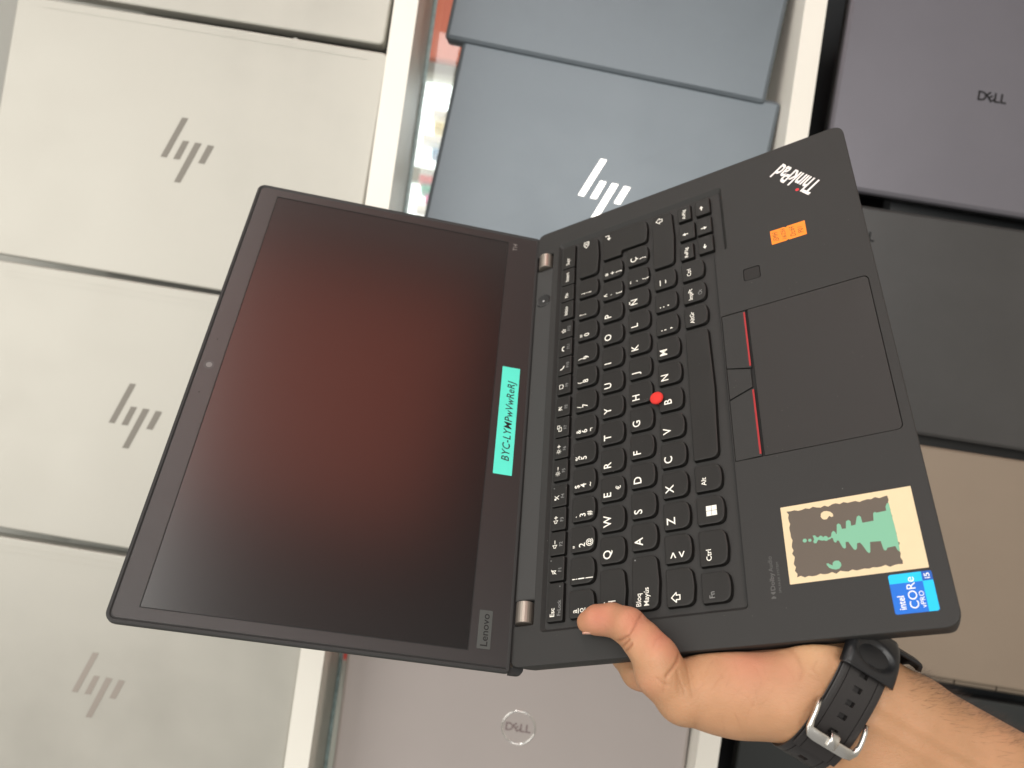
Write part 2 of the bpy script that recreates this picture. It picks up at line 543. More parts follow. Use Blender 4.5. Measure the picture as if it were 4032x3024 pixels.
shelf_laptop('silver_laptop', 'silver laptop with taupe slanted logo, standing above the mirror-logo laptop', 0.1735, Z1, 0.3695, 0.2545, 6, 1.35, SILV, SILVB, 'hp', HPL, ridge=1, lz=-0.006, lx=0.003)
shelf_laptop('silver_laptop', 'silver laptop with slanted logo behind the raised screen\'s webcam', -0.0865, Z1, 0.3695, 0.2588, 6, 1.0, SILV, SILVB, 'hp', HPL, ridge=2, chrome=True, lz=0.008)
shelf_laptop('silver_laptop', 'silver laptop with faint pinkish slanted logo above the mauve laptop', -0.3505, Z1, 0.3695, 0.2558, 6, 0.7, SILV, SILVB, 'hp', HPL2, ridge=2, lz=0.007)
shelf_laptop('silver_laptop', 'silver laptop with no logo in view above the two blue-grey laptops', 0.4355, Z1, 0.3500, 0.2550, 6, 1.4, SILV, SILVB, 'hp', HPL, ridge=0)
shelf_laptop('blue_grey_laptop', 'blue-grey laptop with mirror-bright slanted logo on the middle shelf', 0.2060, Z2, 0.3330, 0.2350, 7, 4.3, BLUEG, BLUEB, 'hp', mat('logo_mirror_steel', (0.62, 0.60, 0.57, 1), 0.16, 1.0, rvar=0.12, vscale=70), yb=0.0225, bev=0.0045, r=0.005, lx=-0.008, lz=-0.0095)
shelf_laptop('blue_grey_laptop', 'blue-grey laptop with smudged plain lid overlapping its neighbour', 0.4350, Z2, 0.3345, 0.2370, 7, 4.3, BLUEG, BLUEB, None, None, yb=0.0185, bev=0.0045, r=0.005, lx=-0.008, lz=-0.0095)
shelf_laptop('mauve_laptop', 'mauve-grey laptop with round ring logo on the middle shelf', -0.3440, Z2, 0.3580, 0.2420, 7, -0.8, MAUVE, BLUEB, 'dellring', DELLC, bev=0.004, r=0.012, lz=-0.006)
shelf_laptop('violet_grey_laptop', 'violet-grey laptop with black letter logo on the lower shelf', 0.3700, Z3, 0.3340, 0.2420, 6, 1.2, VIOL, DARKB, 'dell', LOGOD, bev=0.005, r=0.006, lz=0.002)
shelf_laptop('graphite_laptop', 'graphite laptop half hidden behind the keyboard\'s wrist rest', 0.1215, Z3, 0.3340, 0.2330, 6, 0.8, GRAPH, DARKB, 'dell', LOGOD, bev=0.004, lx=0.084, lz=0.121)
tl = shelf_laptop('rose_tan_laptop', 'rose-tan laptop with segmented hinge beside the forearm', -0.1250, Z3, 0.3300, 0.2420, 6, 0.6, TAN, DARKB, None, None, bev=0.003, r=0.012)
for k in range(6):
    a = 0.03 + k * 0.045
    V, F = [], []
    for i in range(10):
        an = 2 * math.pi * i / 10
        V += [(-0.1232 + 0.0042 * math.cos(an), 0.0075 + 0.0042 * math.sin(an), a), (-0.1232 + 0.0042 * math.cos(an), 0.0075 + 0.0042 * math.sin(an), a + 0.0435)]
    F = [(2 * i, 2 * i + 1, (2 * i + 3) % 20, (2 * i + 2) % 20) for i in range(10)] + [tuple(range(0, 20, 2)), tuple(reversed(range(1, 20, 2)))]
    obj('hinge_segment', (V, F), mat('hinge_bronze', (0.30, 0.25, 0.20, 1), 0.35, 0.8), tl)
shelf_laptop('black_laptop', 'black laptop at the end of the lower shelf beyond the rose-tan one', -0.3850, Z3, 0.3380, 0.2480, 6, 0.5, BLACKL, DARKB, None, None)

# ------------------------------------------------------------------ the held laptop (built in millimetres on its deck plane, then scaled)
def rot4(rows, t):
    m = Matrix.Identity(4)
    for i in range(3):
        for j in range(3):
            m[i][j] = rows[i][j]
        m[i][3] = t[i]
    return m
BASE = rot4([[0.826970, -0.359601, 0.432213], [0.562247, 0.528347, -0.636183], [0.000413, 0.769114, 0.639111]],
            (-0.074111, -0.454971, 1.166473))
LIDM4 = rot4([[0.999982, 0.001737, 0.005742], [0.002615, 0.735262, -0.677778], [-0.005399, 0.677781, 0.735244]],
             (0.006676, 0.242766, 0.017642))
lap = thing('open_laptop', 'open black laptop with red pointing stick and three stickers, held up by one hand', 'laptop', BASE)

def mo(name, geo, m, parent=lap, M=None, smooth=False, label=None):
    return obj(name, sc(geo, MM), m, parent, M, smooth, label)

D = 226.2
# outline of the deck with notches for the two hinges at the rear edge
HL, HR = (22.8, 37.0), (291.3, 305.8)
deck_out = roundpoly([(0, 0), (329, 0), (329, D), (HR[1], D), (HR[1], 212.2), (HR[0], 212.2), (HR[0], D - 0.6),
                      (HL[1], D - 0.6), (HL[1], 212.2), (HL[0], 212.2), (HL[0], D), (0, D)],
                     [7, 7, 6, 0.6, 0.8, 0.8, 0.4, 0.4, 0.8, 0.8, 0.6, 6], 5)
chassis = roundpoly([(0, 0), (329, 0), (329, D - 1), (0, D - 1)], [7, 7, 6, 6], 5)
mo('chassis', loft([(inset(chassis, 5.5), -17.8), (inset(chassis, 2.5), -16.8), (inset(chassis, 0.9), -9.0), (inset(chassis, 0.25), -3.1), (inset(chassis, 0.25), -3.02)]), CHAS)
RT = [(17.6, 90.6), (252.0, 90.6), (254.0, 82.0), (311.4, 82.0), (311.4, 207.6), (17.6, 207.6)]
RB = [(20.2, 91.9), (253.6, 91.9), (255.0, 85.0), (308.4, 85.0), (308.4, 205.3), (20.2, 205.3)]
rec_t = roundpoly(RT, [2.2, 2.2, 2.2, 2.4, 2.4, 2.4], 4)
rec_b = roundpoly(RB, [1.6, 1.6, 1.6, 1.6, 1.6, 1.6], 4)
padhole = roundpoly([(99.0, 5.0), (200.9, 5.0), (200.4, 90.2), (99.0, 90.2)], [3.2, 3.2, 0.5, 0.5], 5)
fphole = rrect(222.3, 63.4, 232.3, 74.0, 1.6, 4)
powc = (261.0, 218.5)
powhole = [(powc[0] + 5.6 * math.cos(2 * math.pi * i / 32), powc[1] + 5.6 * math.sin(2 * math.pi * i / 32)) for i in range(32)]
spkhole = rrect(37.6, 211.9, 290.7, 225.0, 0.5, 2)
d = plate(inset(deck_out, 0.5), [rec_t, padhole, fphole, spkhole], -3.0, 0.0, [rec_b, padhole, fphole, spkhole])
rim = loft([(deck_out, -3.0), (deck_out, -0.6), (inset(deck_out, 0.16), -0.14), (inset(deck_out, 0.5), 0.0)], False, False)
mo('deck', join([d, rim]), DECK)
mo('keyboard_tray', flat(inset(rec_b, -0.6), [], -2.35), TRAY)
mo('pad_well', flat(inset(padhole, -0.3), [], -1.6), BLACK)
mo('reader_well', flat(inset(fphole, -0.3), [], -1.0), BLACK)
# thin dark joint along the front of the keyboard tray
mo('tray_seam', join([stroke([(21.5, 90.9), (251.5, 90.9)], 0.45, 0.012), stroke([(255.5, 84.0), (306.5, 84.0)], 0.4, -1.2)]), BLACK)

# speaker strip with its power button
SPK = mat('speaker_mesh', (0.042, 0.042, 0.042, 1), 0.6)
nt = SPK.node_tree
tcn = nt.nodes.new('ShaderNodeTexCoord'); mp = nt.nodes.new('ShaderNodeMapping'); mp.inputs['Scale'].default_value = (1000, 1000, 1000)
nt.links.new(tcn.outputs['Object'], mp.inputs[0])
vr = nt.nodes.new('ShaderNodeTexVoronoi'); vr.inputs['Randomness'].default_value = 0.0; vr.inputs['Scale'].default_value = 1.25
nt.links.new(mp.outputs[0], vr.inputs['Vector'])
cr = nt.nodes.new('ShaderNodeValToRGB'); cr.color_ramp.elements[0].position = 0.22; cr.color_ramp.elements[1].position = 0.3
cr.color_ramp.elements[0].color = (0.012, 0.012, 0.012, 1); cr.color_ramp.elements[1].color = (0.038, 0.038, 0.037, 1)
nt.links.new(vr.outputs['Distance'], cr.inputs[0]); nt.links.new(cr.outputs[0], nt.nodes['Principled BSDF'].inputs['Base Color'])
powh = [(p[0], p[1]) for p in powhole]
mo('speaker_grille', plate(inset(rrect(37.6, 211.9, 290.7, 225.0, 0.5, 2), 0.25), [powhole], -2.5, -0.25), SPK)
pb = mo('power_button', loft([([(powc[0] + r * math.cos(2 * math.pi * i / 32), powc[1] + r * math.sin(2 * math.pi * i / 32)) for i in range(32)], z)
        for r, z in ((5.25, -2.4), (5.25, -0.1), (5.0, 0.12), (4.6, 0.0), (2.0, -0.35), (0.8, -0.4))]), mat('button_satin', (0.025, 0.025, 0.025, 1), 0.3), smooth=False)
mo('indicator_lens', disc(powc[0], powc[1], 0.75, -0.33, 14), mat('lens_grey', (0.5, 0.5, 0.5, 1), 0.3), pb)

# hinges
for hx0, hx1 in (HL, HR):
    n = 24
    V = []
    for i in range(n):
        a = 2 * math.pi * i / n
        for x in (hx0 + 0.9, hx0 + 1.2, hx1 - 1.2, hx1 - 0.9):
            r = 5.2 if x in (hx0 + 1.2, hx1 - 1.2) else 4.8
            V.append((x, 218.9 + r * math.cos(a), -1.6 + r * math.sin(a)))
    F = []
    for i in range(n):
        for k in range(3):
            a0, a1 = i * 4 + k, ((i + 1) % n) * 4 + k
            F.append((a0, a1, a1 + 1, a0 + 1))
    F += [tuple(i * 4 for i in range(n)), tuple(reversed([i * 4 + 3 for i in range(n)]))]
    mo('hinge', (V, F), HINGE)
    mo('hinge_well', box(hx0 - 0.2, 212.0, -6.4, hx1 + 0.2, D - 1.5, -6.0), BLACK)

# touchpad, its three buttons and red accents
mo('touchpad', slab(roundpoly([(99.4, 5.4), (200.5, 5.4), (200.2, 74.1), (99.6, 74.1)], [3.0, 3.0, 0.3, 0.3], 5), -1.5, -0.12, 0.2), PAD)
def btn(q, z=-0.1):
    return slab(roundpoly(q, 0.35, 2), -1.5, z, 0.25)
mo('touchpad_button', btn([(99.9, 75.6), (143.9, 75.6), (138.5, 90.0), (99.5, 90.0)]), DECK)
mo('touchpad_button', btn([(144.9, 76.4), (157.1, 76.4), (160.8, 90.0), (139.6, 90.0)], -0.25), DECK)
mo('touchpad_button', btn([(157.9, 75.6), (199.9, 75.6), (199.9, 90.0), (161.4, 90.0)]), DECK)
for a, b in ((101.0, 142.6), (159.2, 198.9)):
    mo('accent_stripe', box(a, 75.7, -0.3, b, 76.75, -0.02), RED)
mo('fingerprint_reader', slab(rrect(222.7, 63.8, 231.9, 73.6, 1.4, 4), -0.9, -0.1, 0.2), mat('reader_gloss', (0.022, 0.0205, 0.0195, 1), 0.6, 0, 0.25))

# ---- keys
def keyshape(w, h, ins=0.0, small=False):
    a, b, f = ins, ins * 0.7, ins * 2.3
    if small:
        return roundpoly([(a * 1.2, f * 0.7), (w - a, f * 0.7), (w - a, h - b), (a * 1.2, h - b)], [1.0, 1.0, 0.8, 0.8], 4)
    rr = min(4.2, w * 0.3)
    e = a * 1.5
    P = [(e, f + 1.1), (w * 0.5, f), (w - a, f + 1.1), (w - a, h - b), (e, h - b)]
    return roundpoly(P, [rr, 14.0, rr, 1.1, 1.1], 5)
KTOP = 0.40
def keygeo(shape):
    return loft([(shape(0.0), -2.2), (shape(0.05), -0.9), (shape(0.28), KTOP - 0.22), (shape(0.55), KTOP - 0.03), (shape(0.85), KTOP)], False, True)
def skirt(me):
    me.materials.append(KEYSHADE)  # shade between the keys, put into the side faces' colour
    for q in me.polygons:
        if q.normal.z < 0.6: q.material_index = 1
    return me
_kc = {}
def key(x, y, w, h, white=None, grey=None, small=False, flatkey=False, geo=None):
    ck = (w, h, small)
    if geo is None:
        if ck not in _kc:
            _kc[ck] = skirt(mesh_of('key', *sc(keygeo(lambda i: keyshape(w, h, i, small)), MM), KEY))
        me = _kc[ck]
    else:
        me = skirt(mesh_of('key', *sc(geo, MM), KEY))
    o = bpy.data.objects.new('key', me)
    link(o, lap, T(x * MM, y * MM, 0))
    if white:
        mo('legend', join(white), WHITE, o, T(0, 0, (KTOP + 0.03) * MM))
    if grey:
        mo('secondary_legend', join(grey), GREYL, o, T(0, 0, (KTOP + 0.03) * MM))
    return o

WT = 0.010
def tx(s, x, yb, h, **k):
    k.setdefault('weight', WT)
    return at(text(s, h, **k), x, yb)
H16 = 16.0
def letter(c):
    g = text(c, 4.7, weight=WT, sx=1.0)
    return [at(g, 2.9, H16 - 2.0 - 4.7)]
def three(a, b=None, c=None):
    out = []
    if a: out.append(at(text(a, 3.1, weight=WT), 3.0, H16 - 4.6))
    if b: out.append(at(text(b, 3.7, weight=WT), 3.0, H16 - 9.0))
    if c: out.append(at(text(c, 3.3, weight=WT), 3.0, H16 - 13.2))
    return out
def small_at(c, x, y, h):
    return at(text(c, h, weight=WT), x, y)

ROWN, ROWQ, ROWA, ROWZ, ROWB = 173.5, 154.8, 135.7, 116.6, 97.5
PX = 19.02
num = [None, ('!', '1', '|'), ('"', '2', '@'), ('·', '3', '#'), ('$', '4', '~'), ('%', '5', None), ('&', '6', '¬'), ('/', '7', None), ('(', '8', None),
       (')', '9', None), ('=', '0', None), ('?', "'", None), ('¿', '¡', None)]
for i, t in enumerate(num):
    x = 23.1 + i * PX
    if t is None:
        w = [small_at('a', 3.0, 11.0, 3.3), small_at('o', 3.0, 7.0, 3.3), stroke([(2.8, 10.2), (5.4, 10.2)], 0.5), stroke([(2.8, 6.2), (5.4, 6.2)], 0.5), small_at('\\', 3.0, 1.8, 3.0)]
    else:
        w = three(*t)
    key(x, ROWN, 16.2, H16, w)
bk = [stroke([(28.0, 10.6), (30.2, 8.8), (33.6, 8.8), (33.6, 12.4), (30.2, 12.4)], 0.55, closed=True), stroke([(30.4, 9.6), (32.6, 11.6)], 0.5), stroke([(30.4, 11.6), (32.6, 9.6)], 0.5, 0.01)]
key(23.1 + 13 * PX, ROWN, 305.9 - 23.1 - 13 * PX, H16, bk)
tabg = [stroke([(2.6, 13.2), (7.0, 13.2)], 0.55), stroke([(2.6, 8.8), (7.0, 8.8)], 0.55), stroke([(7.2, 6.8), (7.2, 10.8)], 0.6, 0.01), ([(5.0, 7.2, 0), (7.0, 8.8, 0), (5.0, 10.4, 0)], [(0, 1, 2)])]
key(22.9, ROWQ, 25.6, H16, tabg)
for i, c in enumerate('QWERTYUIOP'):
    w = letter(c)
    if c == 'E':
        w.append(small_at('€', 6.6, 3.2, 2.9))
    key(51.5 + i * 19.05, ROWQ, 16.2, H16, w)
key(51.5 + 10 * 19.05, ROWQ, 16.2, H16, [small_at('^', 3.0, 10.6, 4.2), small_at('`', 3.2, 6.2, 3.6), small_at('[', 3.2, 2.4, 3.2)])
key(51.5 + 11 * 19.05, ROWQ, 16.2, H16, [small_at('*', 3.0, 9.6, 4.2), small_at('+', 3.0, 6.4, 3.8), small_at(']', 3.2, 2.4, 3.2)])
key(23.0, ROWA, 30.2, H16, [small_at('Bloq', 2.4, 11.0, 2.75), small_at('Mayús', 2.4, 6.6, 2.75)], [disc(28.2, 14.0, 0.45, 0, 10)])
for i, c in enumerate('ASDFGHJKLÑ'):
    w = letter(c)
    g = None
    if c in 'FJ':
        g = [stroke([(6.4, 1.9), (9.8, 1.9)], 0.5)]
    k = key(56.3 + i * 19.05, ROWA, 16.2, H16, w)
    if c in 'FJ':
        mo('homing_bar', box(6.3, 1.7, KTOP - 0.1, 9.9, 2.2, KTOP + 0.35), KEY, k)
key(56.3 + 10 * 19.05, ROWA, 16.2, H16, [small_at('¨', 3.0, 9.6, 5.0), small_at('´', 3.4, 5.6, 4.2), small_at('{', 3.2, 1.8, 3.2)])
key(56.3 + 11 * 19.05, ROWA, 16.2, H16, [small_at('Ç', 2.9, 9.2, 4.4), small_at('}', 3.6, 3.2, 3.4)])
# tall L-shaped enter key
def entershape(i):
    return roundpoly([(4.3 + i, 2.3 * i + 1.0), (16.0, 2.3 * i), (26.0 - i, 2.3 * i + 1.0), (26.0 - i, 35.2 - i), (i, 35.2 - i), (i, 20.4 + i), (4.3 + i, 20.4 + i)], [3.6, 12, 3.6, 1.1, 1.1, 1.1, 1.4], 4)
ent = [stroke([(22.6, 33.0), (22.6, 30.2), (19.6, 30.2)], 0.6), ([(18.0, 30.2, 0.005), (20.2, 28.6, 0.005), (20.2, 31.8, 0.005)], [(0, 1, 2)])]
key(280.0, 135.7, 26.0, 35.2, ent, geo=keygeo(entershape))
shf = lambda x, y: [stroke([(x, y + 4.6), (x - 2.6, y + 2.0), (x - 1.2, y + 2.0), (x - 1.2, y), (x + 1.2, y), (x + 1.2, y + 2.0), (x + 2.6, y + 2.0)], 0.55, closed=True)]
key(22.8, ROWZ, 20.8, H16, shf(5.0, 8.6))
key(46.2, ROWZ, 16.6, H16, [small_at('>', 3.0, 9.0, 4.4), small_at('<', 3.0, 4.2, 4.4)])
zr = list('ZXCVBNM') + [';', ':', '_']
for i, c in enumerate(zr):
    x = 65.4 + i * 19.05
    if c in 'ZXCVBNM':
        w = letter(c)
        if c == 'B':
            w = [at(text('B', 4.7, weight=WT), 4.6, H16 - 3.4 - 4.7)]
    elif c == ';':
        w = [small_at(';', 3.0, 9.6, 4.2), small_at(',', 3.2, 5.6, 4.8)]
    elif c == ':':
        w = [small_at(':', 3.0, 9.8, 4.4), small_at('.', 3.2, 6.6, 5.4)]
    else:
        w = [stroke([(3.0, 11.8), (7.4, 11.8)], 0.6), stroke([(4.0, 8.0), (6.6, 8.0)], 0.6)]
    key(x, ROWZ, 16.3, H16, w)
key(255.9, ROWZ, 49.6, H16, shf(43.4, 8.4))
key(22.5, ROWB, 16.4, H16, None, [small_at('Fn', 2.6, 9.4, 2.7)])
key(41.9, ROWB, 20.0, H16, [small_at('Ctrl', 3.0, 9.6, 2.7)])
wg = []
for i in range(2):
    for j in range(2):
        a, b = 4.8 + i * 3.0, 4.9 + j * 3.0
        wg.append(([(a, b, 0), (a + 2.8, b, 0), (a + 2.8, b + 2.8, 0), (a, b + 2.8, 0)], [(0, 1, 2, 3)]))
key(65.1, ROWB, 16.6, H16, wg)
key(84.6, ROWB, 16.4, H16, [small_at('Alt', 3.6, 9.6, 2.7)])
key(104.3, ROWB, 91.8, H16)
key(198.8, ROWB, 16.4, H16, [small_at('AltGr', 2.4, 9.6, 2.6)])
key(217.9, ROWB, 16.4, H16, [small_at('ImpPt', 2.4, 9.6, 2.6)], [ringgeo(6.0, 4.6, 1.0, 1.35, 0, 16), stroke([(6.6, 3.4), (8.4, 5.0)], 0.35, 0.01), stroke([(8.4, 3.4), (6.6, 5.0)], 0.35, 0.02)])
key(236.9, ROWB, 16.4, H16, [small_at('Ctrl', 3.6, 9.6, 2.6)])
def arrow(cx, cy, a):
    g = join([([(0.1, 0, 0), (2.1, 0, 0), (-0.0, 1.35, 0), (0.0, -1.35, 0)], [(1, 2, 3)]), stroke([(-1.7, 0), (0.0, 0)], 0.75, 0.005)])
    return at(g, cx, cy, 0, a)
key(255.8, 103.9, 13.7, 9.7, [at(fit_text('RePág', 8.6, 2.3, weight=WT), 1.6, 4.2)], small=True)
key(291.4, 103.9, 13.9, 9.7, [at(fit_text('AvPág', 8.6, 2.3, weight=WT), 1.6, 4.2)], small=True)
key(273.2, 102.0, 15.1, 11.4, [arrow(5.2, 7.0, R(90))], small=True)
key(256.2, 90.4, 15.1, 10.6, [arrow(5.6, 6.0, R(180))], small=True)
key(273.2, 90.4, 15.1, 10.6, [arrow(5.2, 5.6, R(-90))], small=True)
key(291.2, 90.4, 14.6, 10.6, [arrow(6.2, 6.2, 0)], small=True)
# function row
def speaker_icon(x, y):
    return [stroke([(x, y - 0.6), (x, y + 0.6), (x + 0.7, y + 0.6), (x + 1.7, y + 1.4), (x + 1.7, y - 1.4), (x + 0.7, y - 0.6)], 0.32, closed=True)]
def sun_icon(x, y):
    g = [ringgeo(x, y, 0.6, 0.95, 0, 14)]
    for k in range(8):
        a = k * math.pi / 4
        g.append(disc(x + 1.5 * math.cos(a), y + 1.5 * math.sin(a), 0.22, 0, 6))
    return g
def plus(x, y): return [stroke([(x - 1, y), (x + 1, y)], 0.45, 0.01), stroke([(x, y - 1), (x, y + 1)], 0.45, 0.02)]
def minus(x, y): return [stroke([(x - 1, y), (x + 1, y)], 0.45, 0.01)]
FR, FH = 193.1, 10.6
IY = 7.0
fk = []
fk.append((46.0, speaker_icon(4.6, IY) + [stroke([(4.2, IY - 1.6), (7.0, IY + 1.6)], 0.32, 0.02)]))
fk.append((61.6, speaker_icon(4.6, IY) + minus(8.2, IY)))
fk.append((77.2, speaker_icon(4.6, IY) + plus(8.2, IY)))
fk.append((92.6, [stroke([(4.8, IY - 1.4), (7.2, IY + 1.4)], 0.4), stroke([(4.8, IY + 1.4), (7.2, IY - 1.4)], 0.4, 0.01), disc(5.0, IY + 0.9, 0.7, 0.02, 10)]))
fk.append((110.0, sun_icon(5.0, IY) + minus(8.6, IY)))
fk.append((125.6, sun_icon(5.0, IY) + plus(8.6, IY)))
fk.append((141.1, [stroke([(4.4, IY - 1.2), (7.0, IY - 1.2), (7.0, IY + 0.6), (4.4, IY + 0.6)], 0.35, closed=True), stroke([(6.4, IY + 0.8), (6.4, IY + 1.6), (8.6, IY + 1.6), (8.6, IY), (7.4, IY)], 0.35, 0.01)]))
fk.append((156.6, [stroke([(4.6, IY - 1.3), (7.4, IY + 1.3)], 0.35), stroke([(5.0, IY + 1.2), (7.4, IY - 0.8)], 0.5, 0.01), stroke([(4.6, IY), (6.0, IY + 1.3)], 0.4, 0.02)]))
fk.append((173.7, [stroke([(4.6, IY - 1.0), (4.6, IY + 1.4), (7.6, IY + 1.4), (7.6, IY - 1.0), (6.6, IY - 1.0), (6.1, IY - 1.7), (5.6, IY - 1.0)], 0.35, closed=True)]))
fk.append((189.2, [stroke([(4.6, IY + 1.3), (4.9, IY + 0.2), (5.7, IY - 0.7), (7.0, IY - 1.2)], 0.75)]))
fk.append((204.7, [stroke([(4.4, IY - 0.7), (5.0, IY + 0.4), (6.4, IY + 0.7), (7.6, IY + 0.1), (7.9, IY - 0.8)], 0.7)]))
st = [(6.2 + (1.75 if k % 2 == 0 else 0.75) * math.sin(k * math.pi / 5), IY + (1.75 if k % 2 == 0 else 0.75) * math.cos(k * math.pi / 5)) for k in range(10)]
fk.append((220.2, [stroke(st, 0.35, closed=True)]))
for i, (x, ic) in enumerate(fk):
    g = [small_at('F%d' % (i + 1), 5.4, 2.0, 2.1)]
    if i in (0, 3):
        g.append(disc(12.6, 9.0, 0.38, 0, 8))
    key(x, FR, 15.0, FH, ic, g, small=True)
key(22.7, FR, 22.6, FH, [small_at('Esc', 2.9, 5.6, 2.7)], [small_at('FnLock', 3.2, 1.7, 2.1), disc(20.0, 2.6, 0.38, 0, 8)], small=True)
for x, w, s in ((237.0, 15.7, 'Inicio'), (253.1, 14.9, 'Fin'), (268.4, 15.6, 'Insert'), (284.4, 21.6, 'Supr')):
    key(x, FR, w, FH, [small_at(s, 3.2, 4.7, 2.5)], small=True)

# pointing stick between G, H and B
V, F = [], []
prof = [(2.6, -1.5), (2.4, 0.6), (3.9, 1.0), (4.25, 1.6), (4.1, 2.3), (3.2, 2.9), (1.6, 3.05), (0.0, 3.05)]
n = 24
for r, z in prof:
    for i in range(n):
        V.append((151.6 + r * math.cos(2 * math.pi * i / n), 133.4 + r * math.sin(2 * math.pi * i / n), z))
for k in range(len(prof) - 1):
    for i in range(n):
        j = (i + 1) % n
        F.append((k * n + i, k * n + j, (k + 1) * n + j, (k + 1) * n + i))
mo('pointing_stick', (V, F), CAPRED, smooth=True)

# ---- marks on the palm rest
TP = mat('logo_silver_print', (0.78, 0.73, 0.70, 1), 0.35, 0.15)
ang = math.atan2(21.2, 28.0)
g = fit_text('ThınkPad', 35.4, 11.6, weight=0.022, space=0.97)
badge = mo('palmrest_logo', at(g, 283.8, 18.4, 0.05, ang), TP)
mo('logo_dot', disc(284.5, 33.8, 1.15, 0.06, 16), LOGORED, badge)
mo('audio_mark', join([at(fit_text('Dolby', 9.0, 2.1, weight=0.02), 25.3, 76.8, 0.04), at(fit_text('Audio', 8.0, 2.1), 34.8, 76.8, 0.04),
    at(fit_text('SPEAKER SYSTEM', 15.6, 1.1), 23.8, 73.9, 0.04),
    ([(21.2, 76.8, .04), (21.8, 76.8, .04), (22.6, 77.9, .04), (21.8, 79.0, .04), (21.2, 79.0, .04)], [(0, 1, 2, 3, 4)]),
    ([(24.6, 76.8, .04), (24.6, 79.0, .04), (24.0, 79.0, .04), (23.2, 77.9, .04), (24.0, 76.8, .04)], [(0, 1, 2, 3, 4)])]), FAINT)

TOWER= [(50.23, 55.77), (50.23, 54.68), (49.02, 53.91), (48.91, 53.22), (49.66, 52.3), (49.32, 51.37), (48.56, 51.1), (49.13, 50.2), (48.86, 49.27), (47.88, 48.77), (48.36, 47.35), (50.25, 46.81), (51.17, 45.87), (50.26, 45.09), (49.2, 44.82), (49.56, 44.5), (53.96, 43.84), (54.53, 42.95), (53.66, 42.12), (51.38, 41.82), (51.36, 39.97), (54.99, 39.41), (55.52, 38.26), (54.63, 37.34), (52.36, 37.43), (52.49, 35.41), (56.47, 34.14), (56.89, 33.12), (56.03, 32.37), (52.95, 32.2), (53.13, 27.13), (56.92, 26.64), (57.53, 25.71), (56.95, 25.19), (57.16, 20.78), (59.41, 20.64), (60.78, 19.89), (61.02, 18.92), (56.68, 18.83), (53.11, 18.71), (48.96, 18.46), (45.19, 18.4), (41.18, 18.39), (38.63, 18.36), (36.13, 18.58), (37.1, 19.39), (39.17, 19.99), (38.88, 23.53), (37.72, 24.08), (37.85, 24.96), (39.17, 25.38), (42.54, 25.74), (42.84, 30.42), (38.06, 31.07), (37.41, 31.68), (38.27, 32.46), (41.67, 33.94), (43.26, 34.82), (43.18, 36.17), (40.37, 36.73), (39.93, 37.58), (40.61, 38.25), (44.5, 39.98), (44.57, 41.18), (41.69, 41.46), (41.36, 42.3), (42.22, 42.96), (45.76, 44.16), (46.05, 44.86), (45.12, 45.32), (45.05, 45.97), (45.71, 46.4), (47.53, 46.67), (47.66, 47.45), (47.18, 47.79), (47.0, 48.89), (46.43, 49.78), (47.01, 50.78), (46.98, 51.7), (47.31, 52.63), (47.73, 53.38), (46.94, 54.04), (46.12, 54.53), (46.16, 55.5), (47.07, 55.93), (48.17, 55.34), (49.29, 55.52)]
GC= [(35.08, 51.41), (35.25, 50.59), (34.57, 49.89), (33.82, 48.68), (35.23, 48.48), (36.03, 47.31), (35.86, 45.76), (34.7, 44.89), (33.27, 44.84), (31.98, 45.82), (31.64, 47.43), (32.18, 49.19), (32.92, 50.4), (34.18, 51.16)]
CC= [(59.44, 50.66), (61.22, 50.25), (62.04, 48.92), (61.92, 47.29), (61.15, 45.76), (59.93, 44.85), (58.69, 44.76), (58.35, 45.62), (59.2, 46.59), (58.52, 47.23), (57.71, 47.89), (57.65, 49.27), (58.23, 50.12)]
CREAM = mat('sticker_cream', srgb(222, 199, 162), 0.36, var=0.03, vscale=50)
SDARK = mat('sticker_print_taupe', srgb(92, 82, 72), 0.5)
SGREEN = mat('sticker_print_green', srgb(118, 176, 146), 0.5)
st1 = mo('sticker', slab(rrect(27.2, 8.1, 67.8, 69.5, 0.3, 2), 0.01, 0.12), CREAM, label='cream sticker with green tower silhouette on dark ground')
def ragged(a, b, n, amp, seed):
    rr = random.Random(seed)
    a, b = Vector(a), Vector(b)
    dd = (b - a); nrm = Vector((-dd.y, dd.x)).normalized()
    out = []
    for k in range(n):
        t = k / n
        out.append(tuple(a + dd * t + nrm * (amp * math.sin(k * 2.4 + seed) * 0.6 + amp * (rr.random() - 0.5))))
    return out
cs = [(30.2, 18.5), (64.3, 19.0), (65.1, 66.4), (30.2, 65.8)]
gr = []
for k in range(4):
    gr += ragged(cs[k], cs[(k + 1) % 4], 26 if k % 2 else 20, 0.75, k + 3)
mo('printed_ground', flat(gr, [], 0.15), SDARK, st1)
def ccw(p):
    a = sum(p[i][0] * p[(i + 1) % len(p)][1] - p[(i + 1) % len(p)][0] * p[i][1] for i in range(len(p)))
    return p if a > 0 else list(reversed(p))
mo('printed_tower', join([flat(ccw(TOWER), [], 0.18), disc(48.3, 59.8, 1.0, 0.18, 14), disc(48.1, 57.4, 0.8, 0.18, 14)]), SGREEN, st1)
mo('printed_comma', flat(ccw(GC), [], 0.18), SGREEN, st1)
mo('printed_comma', flat(ccw(CC), [], 0.18), CREAM, st1)

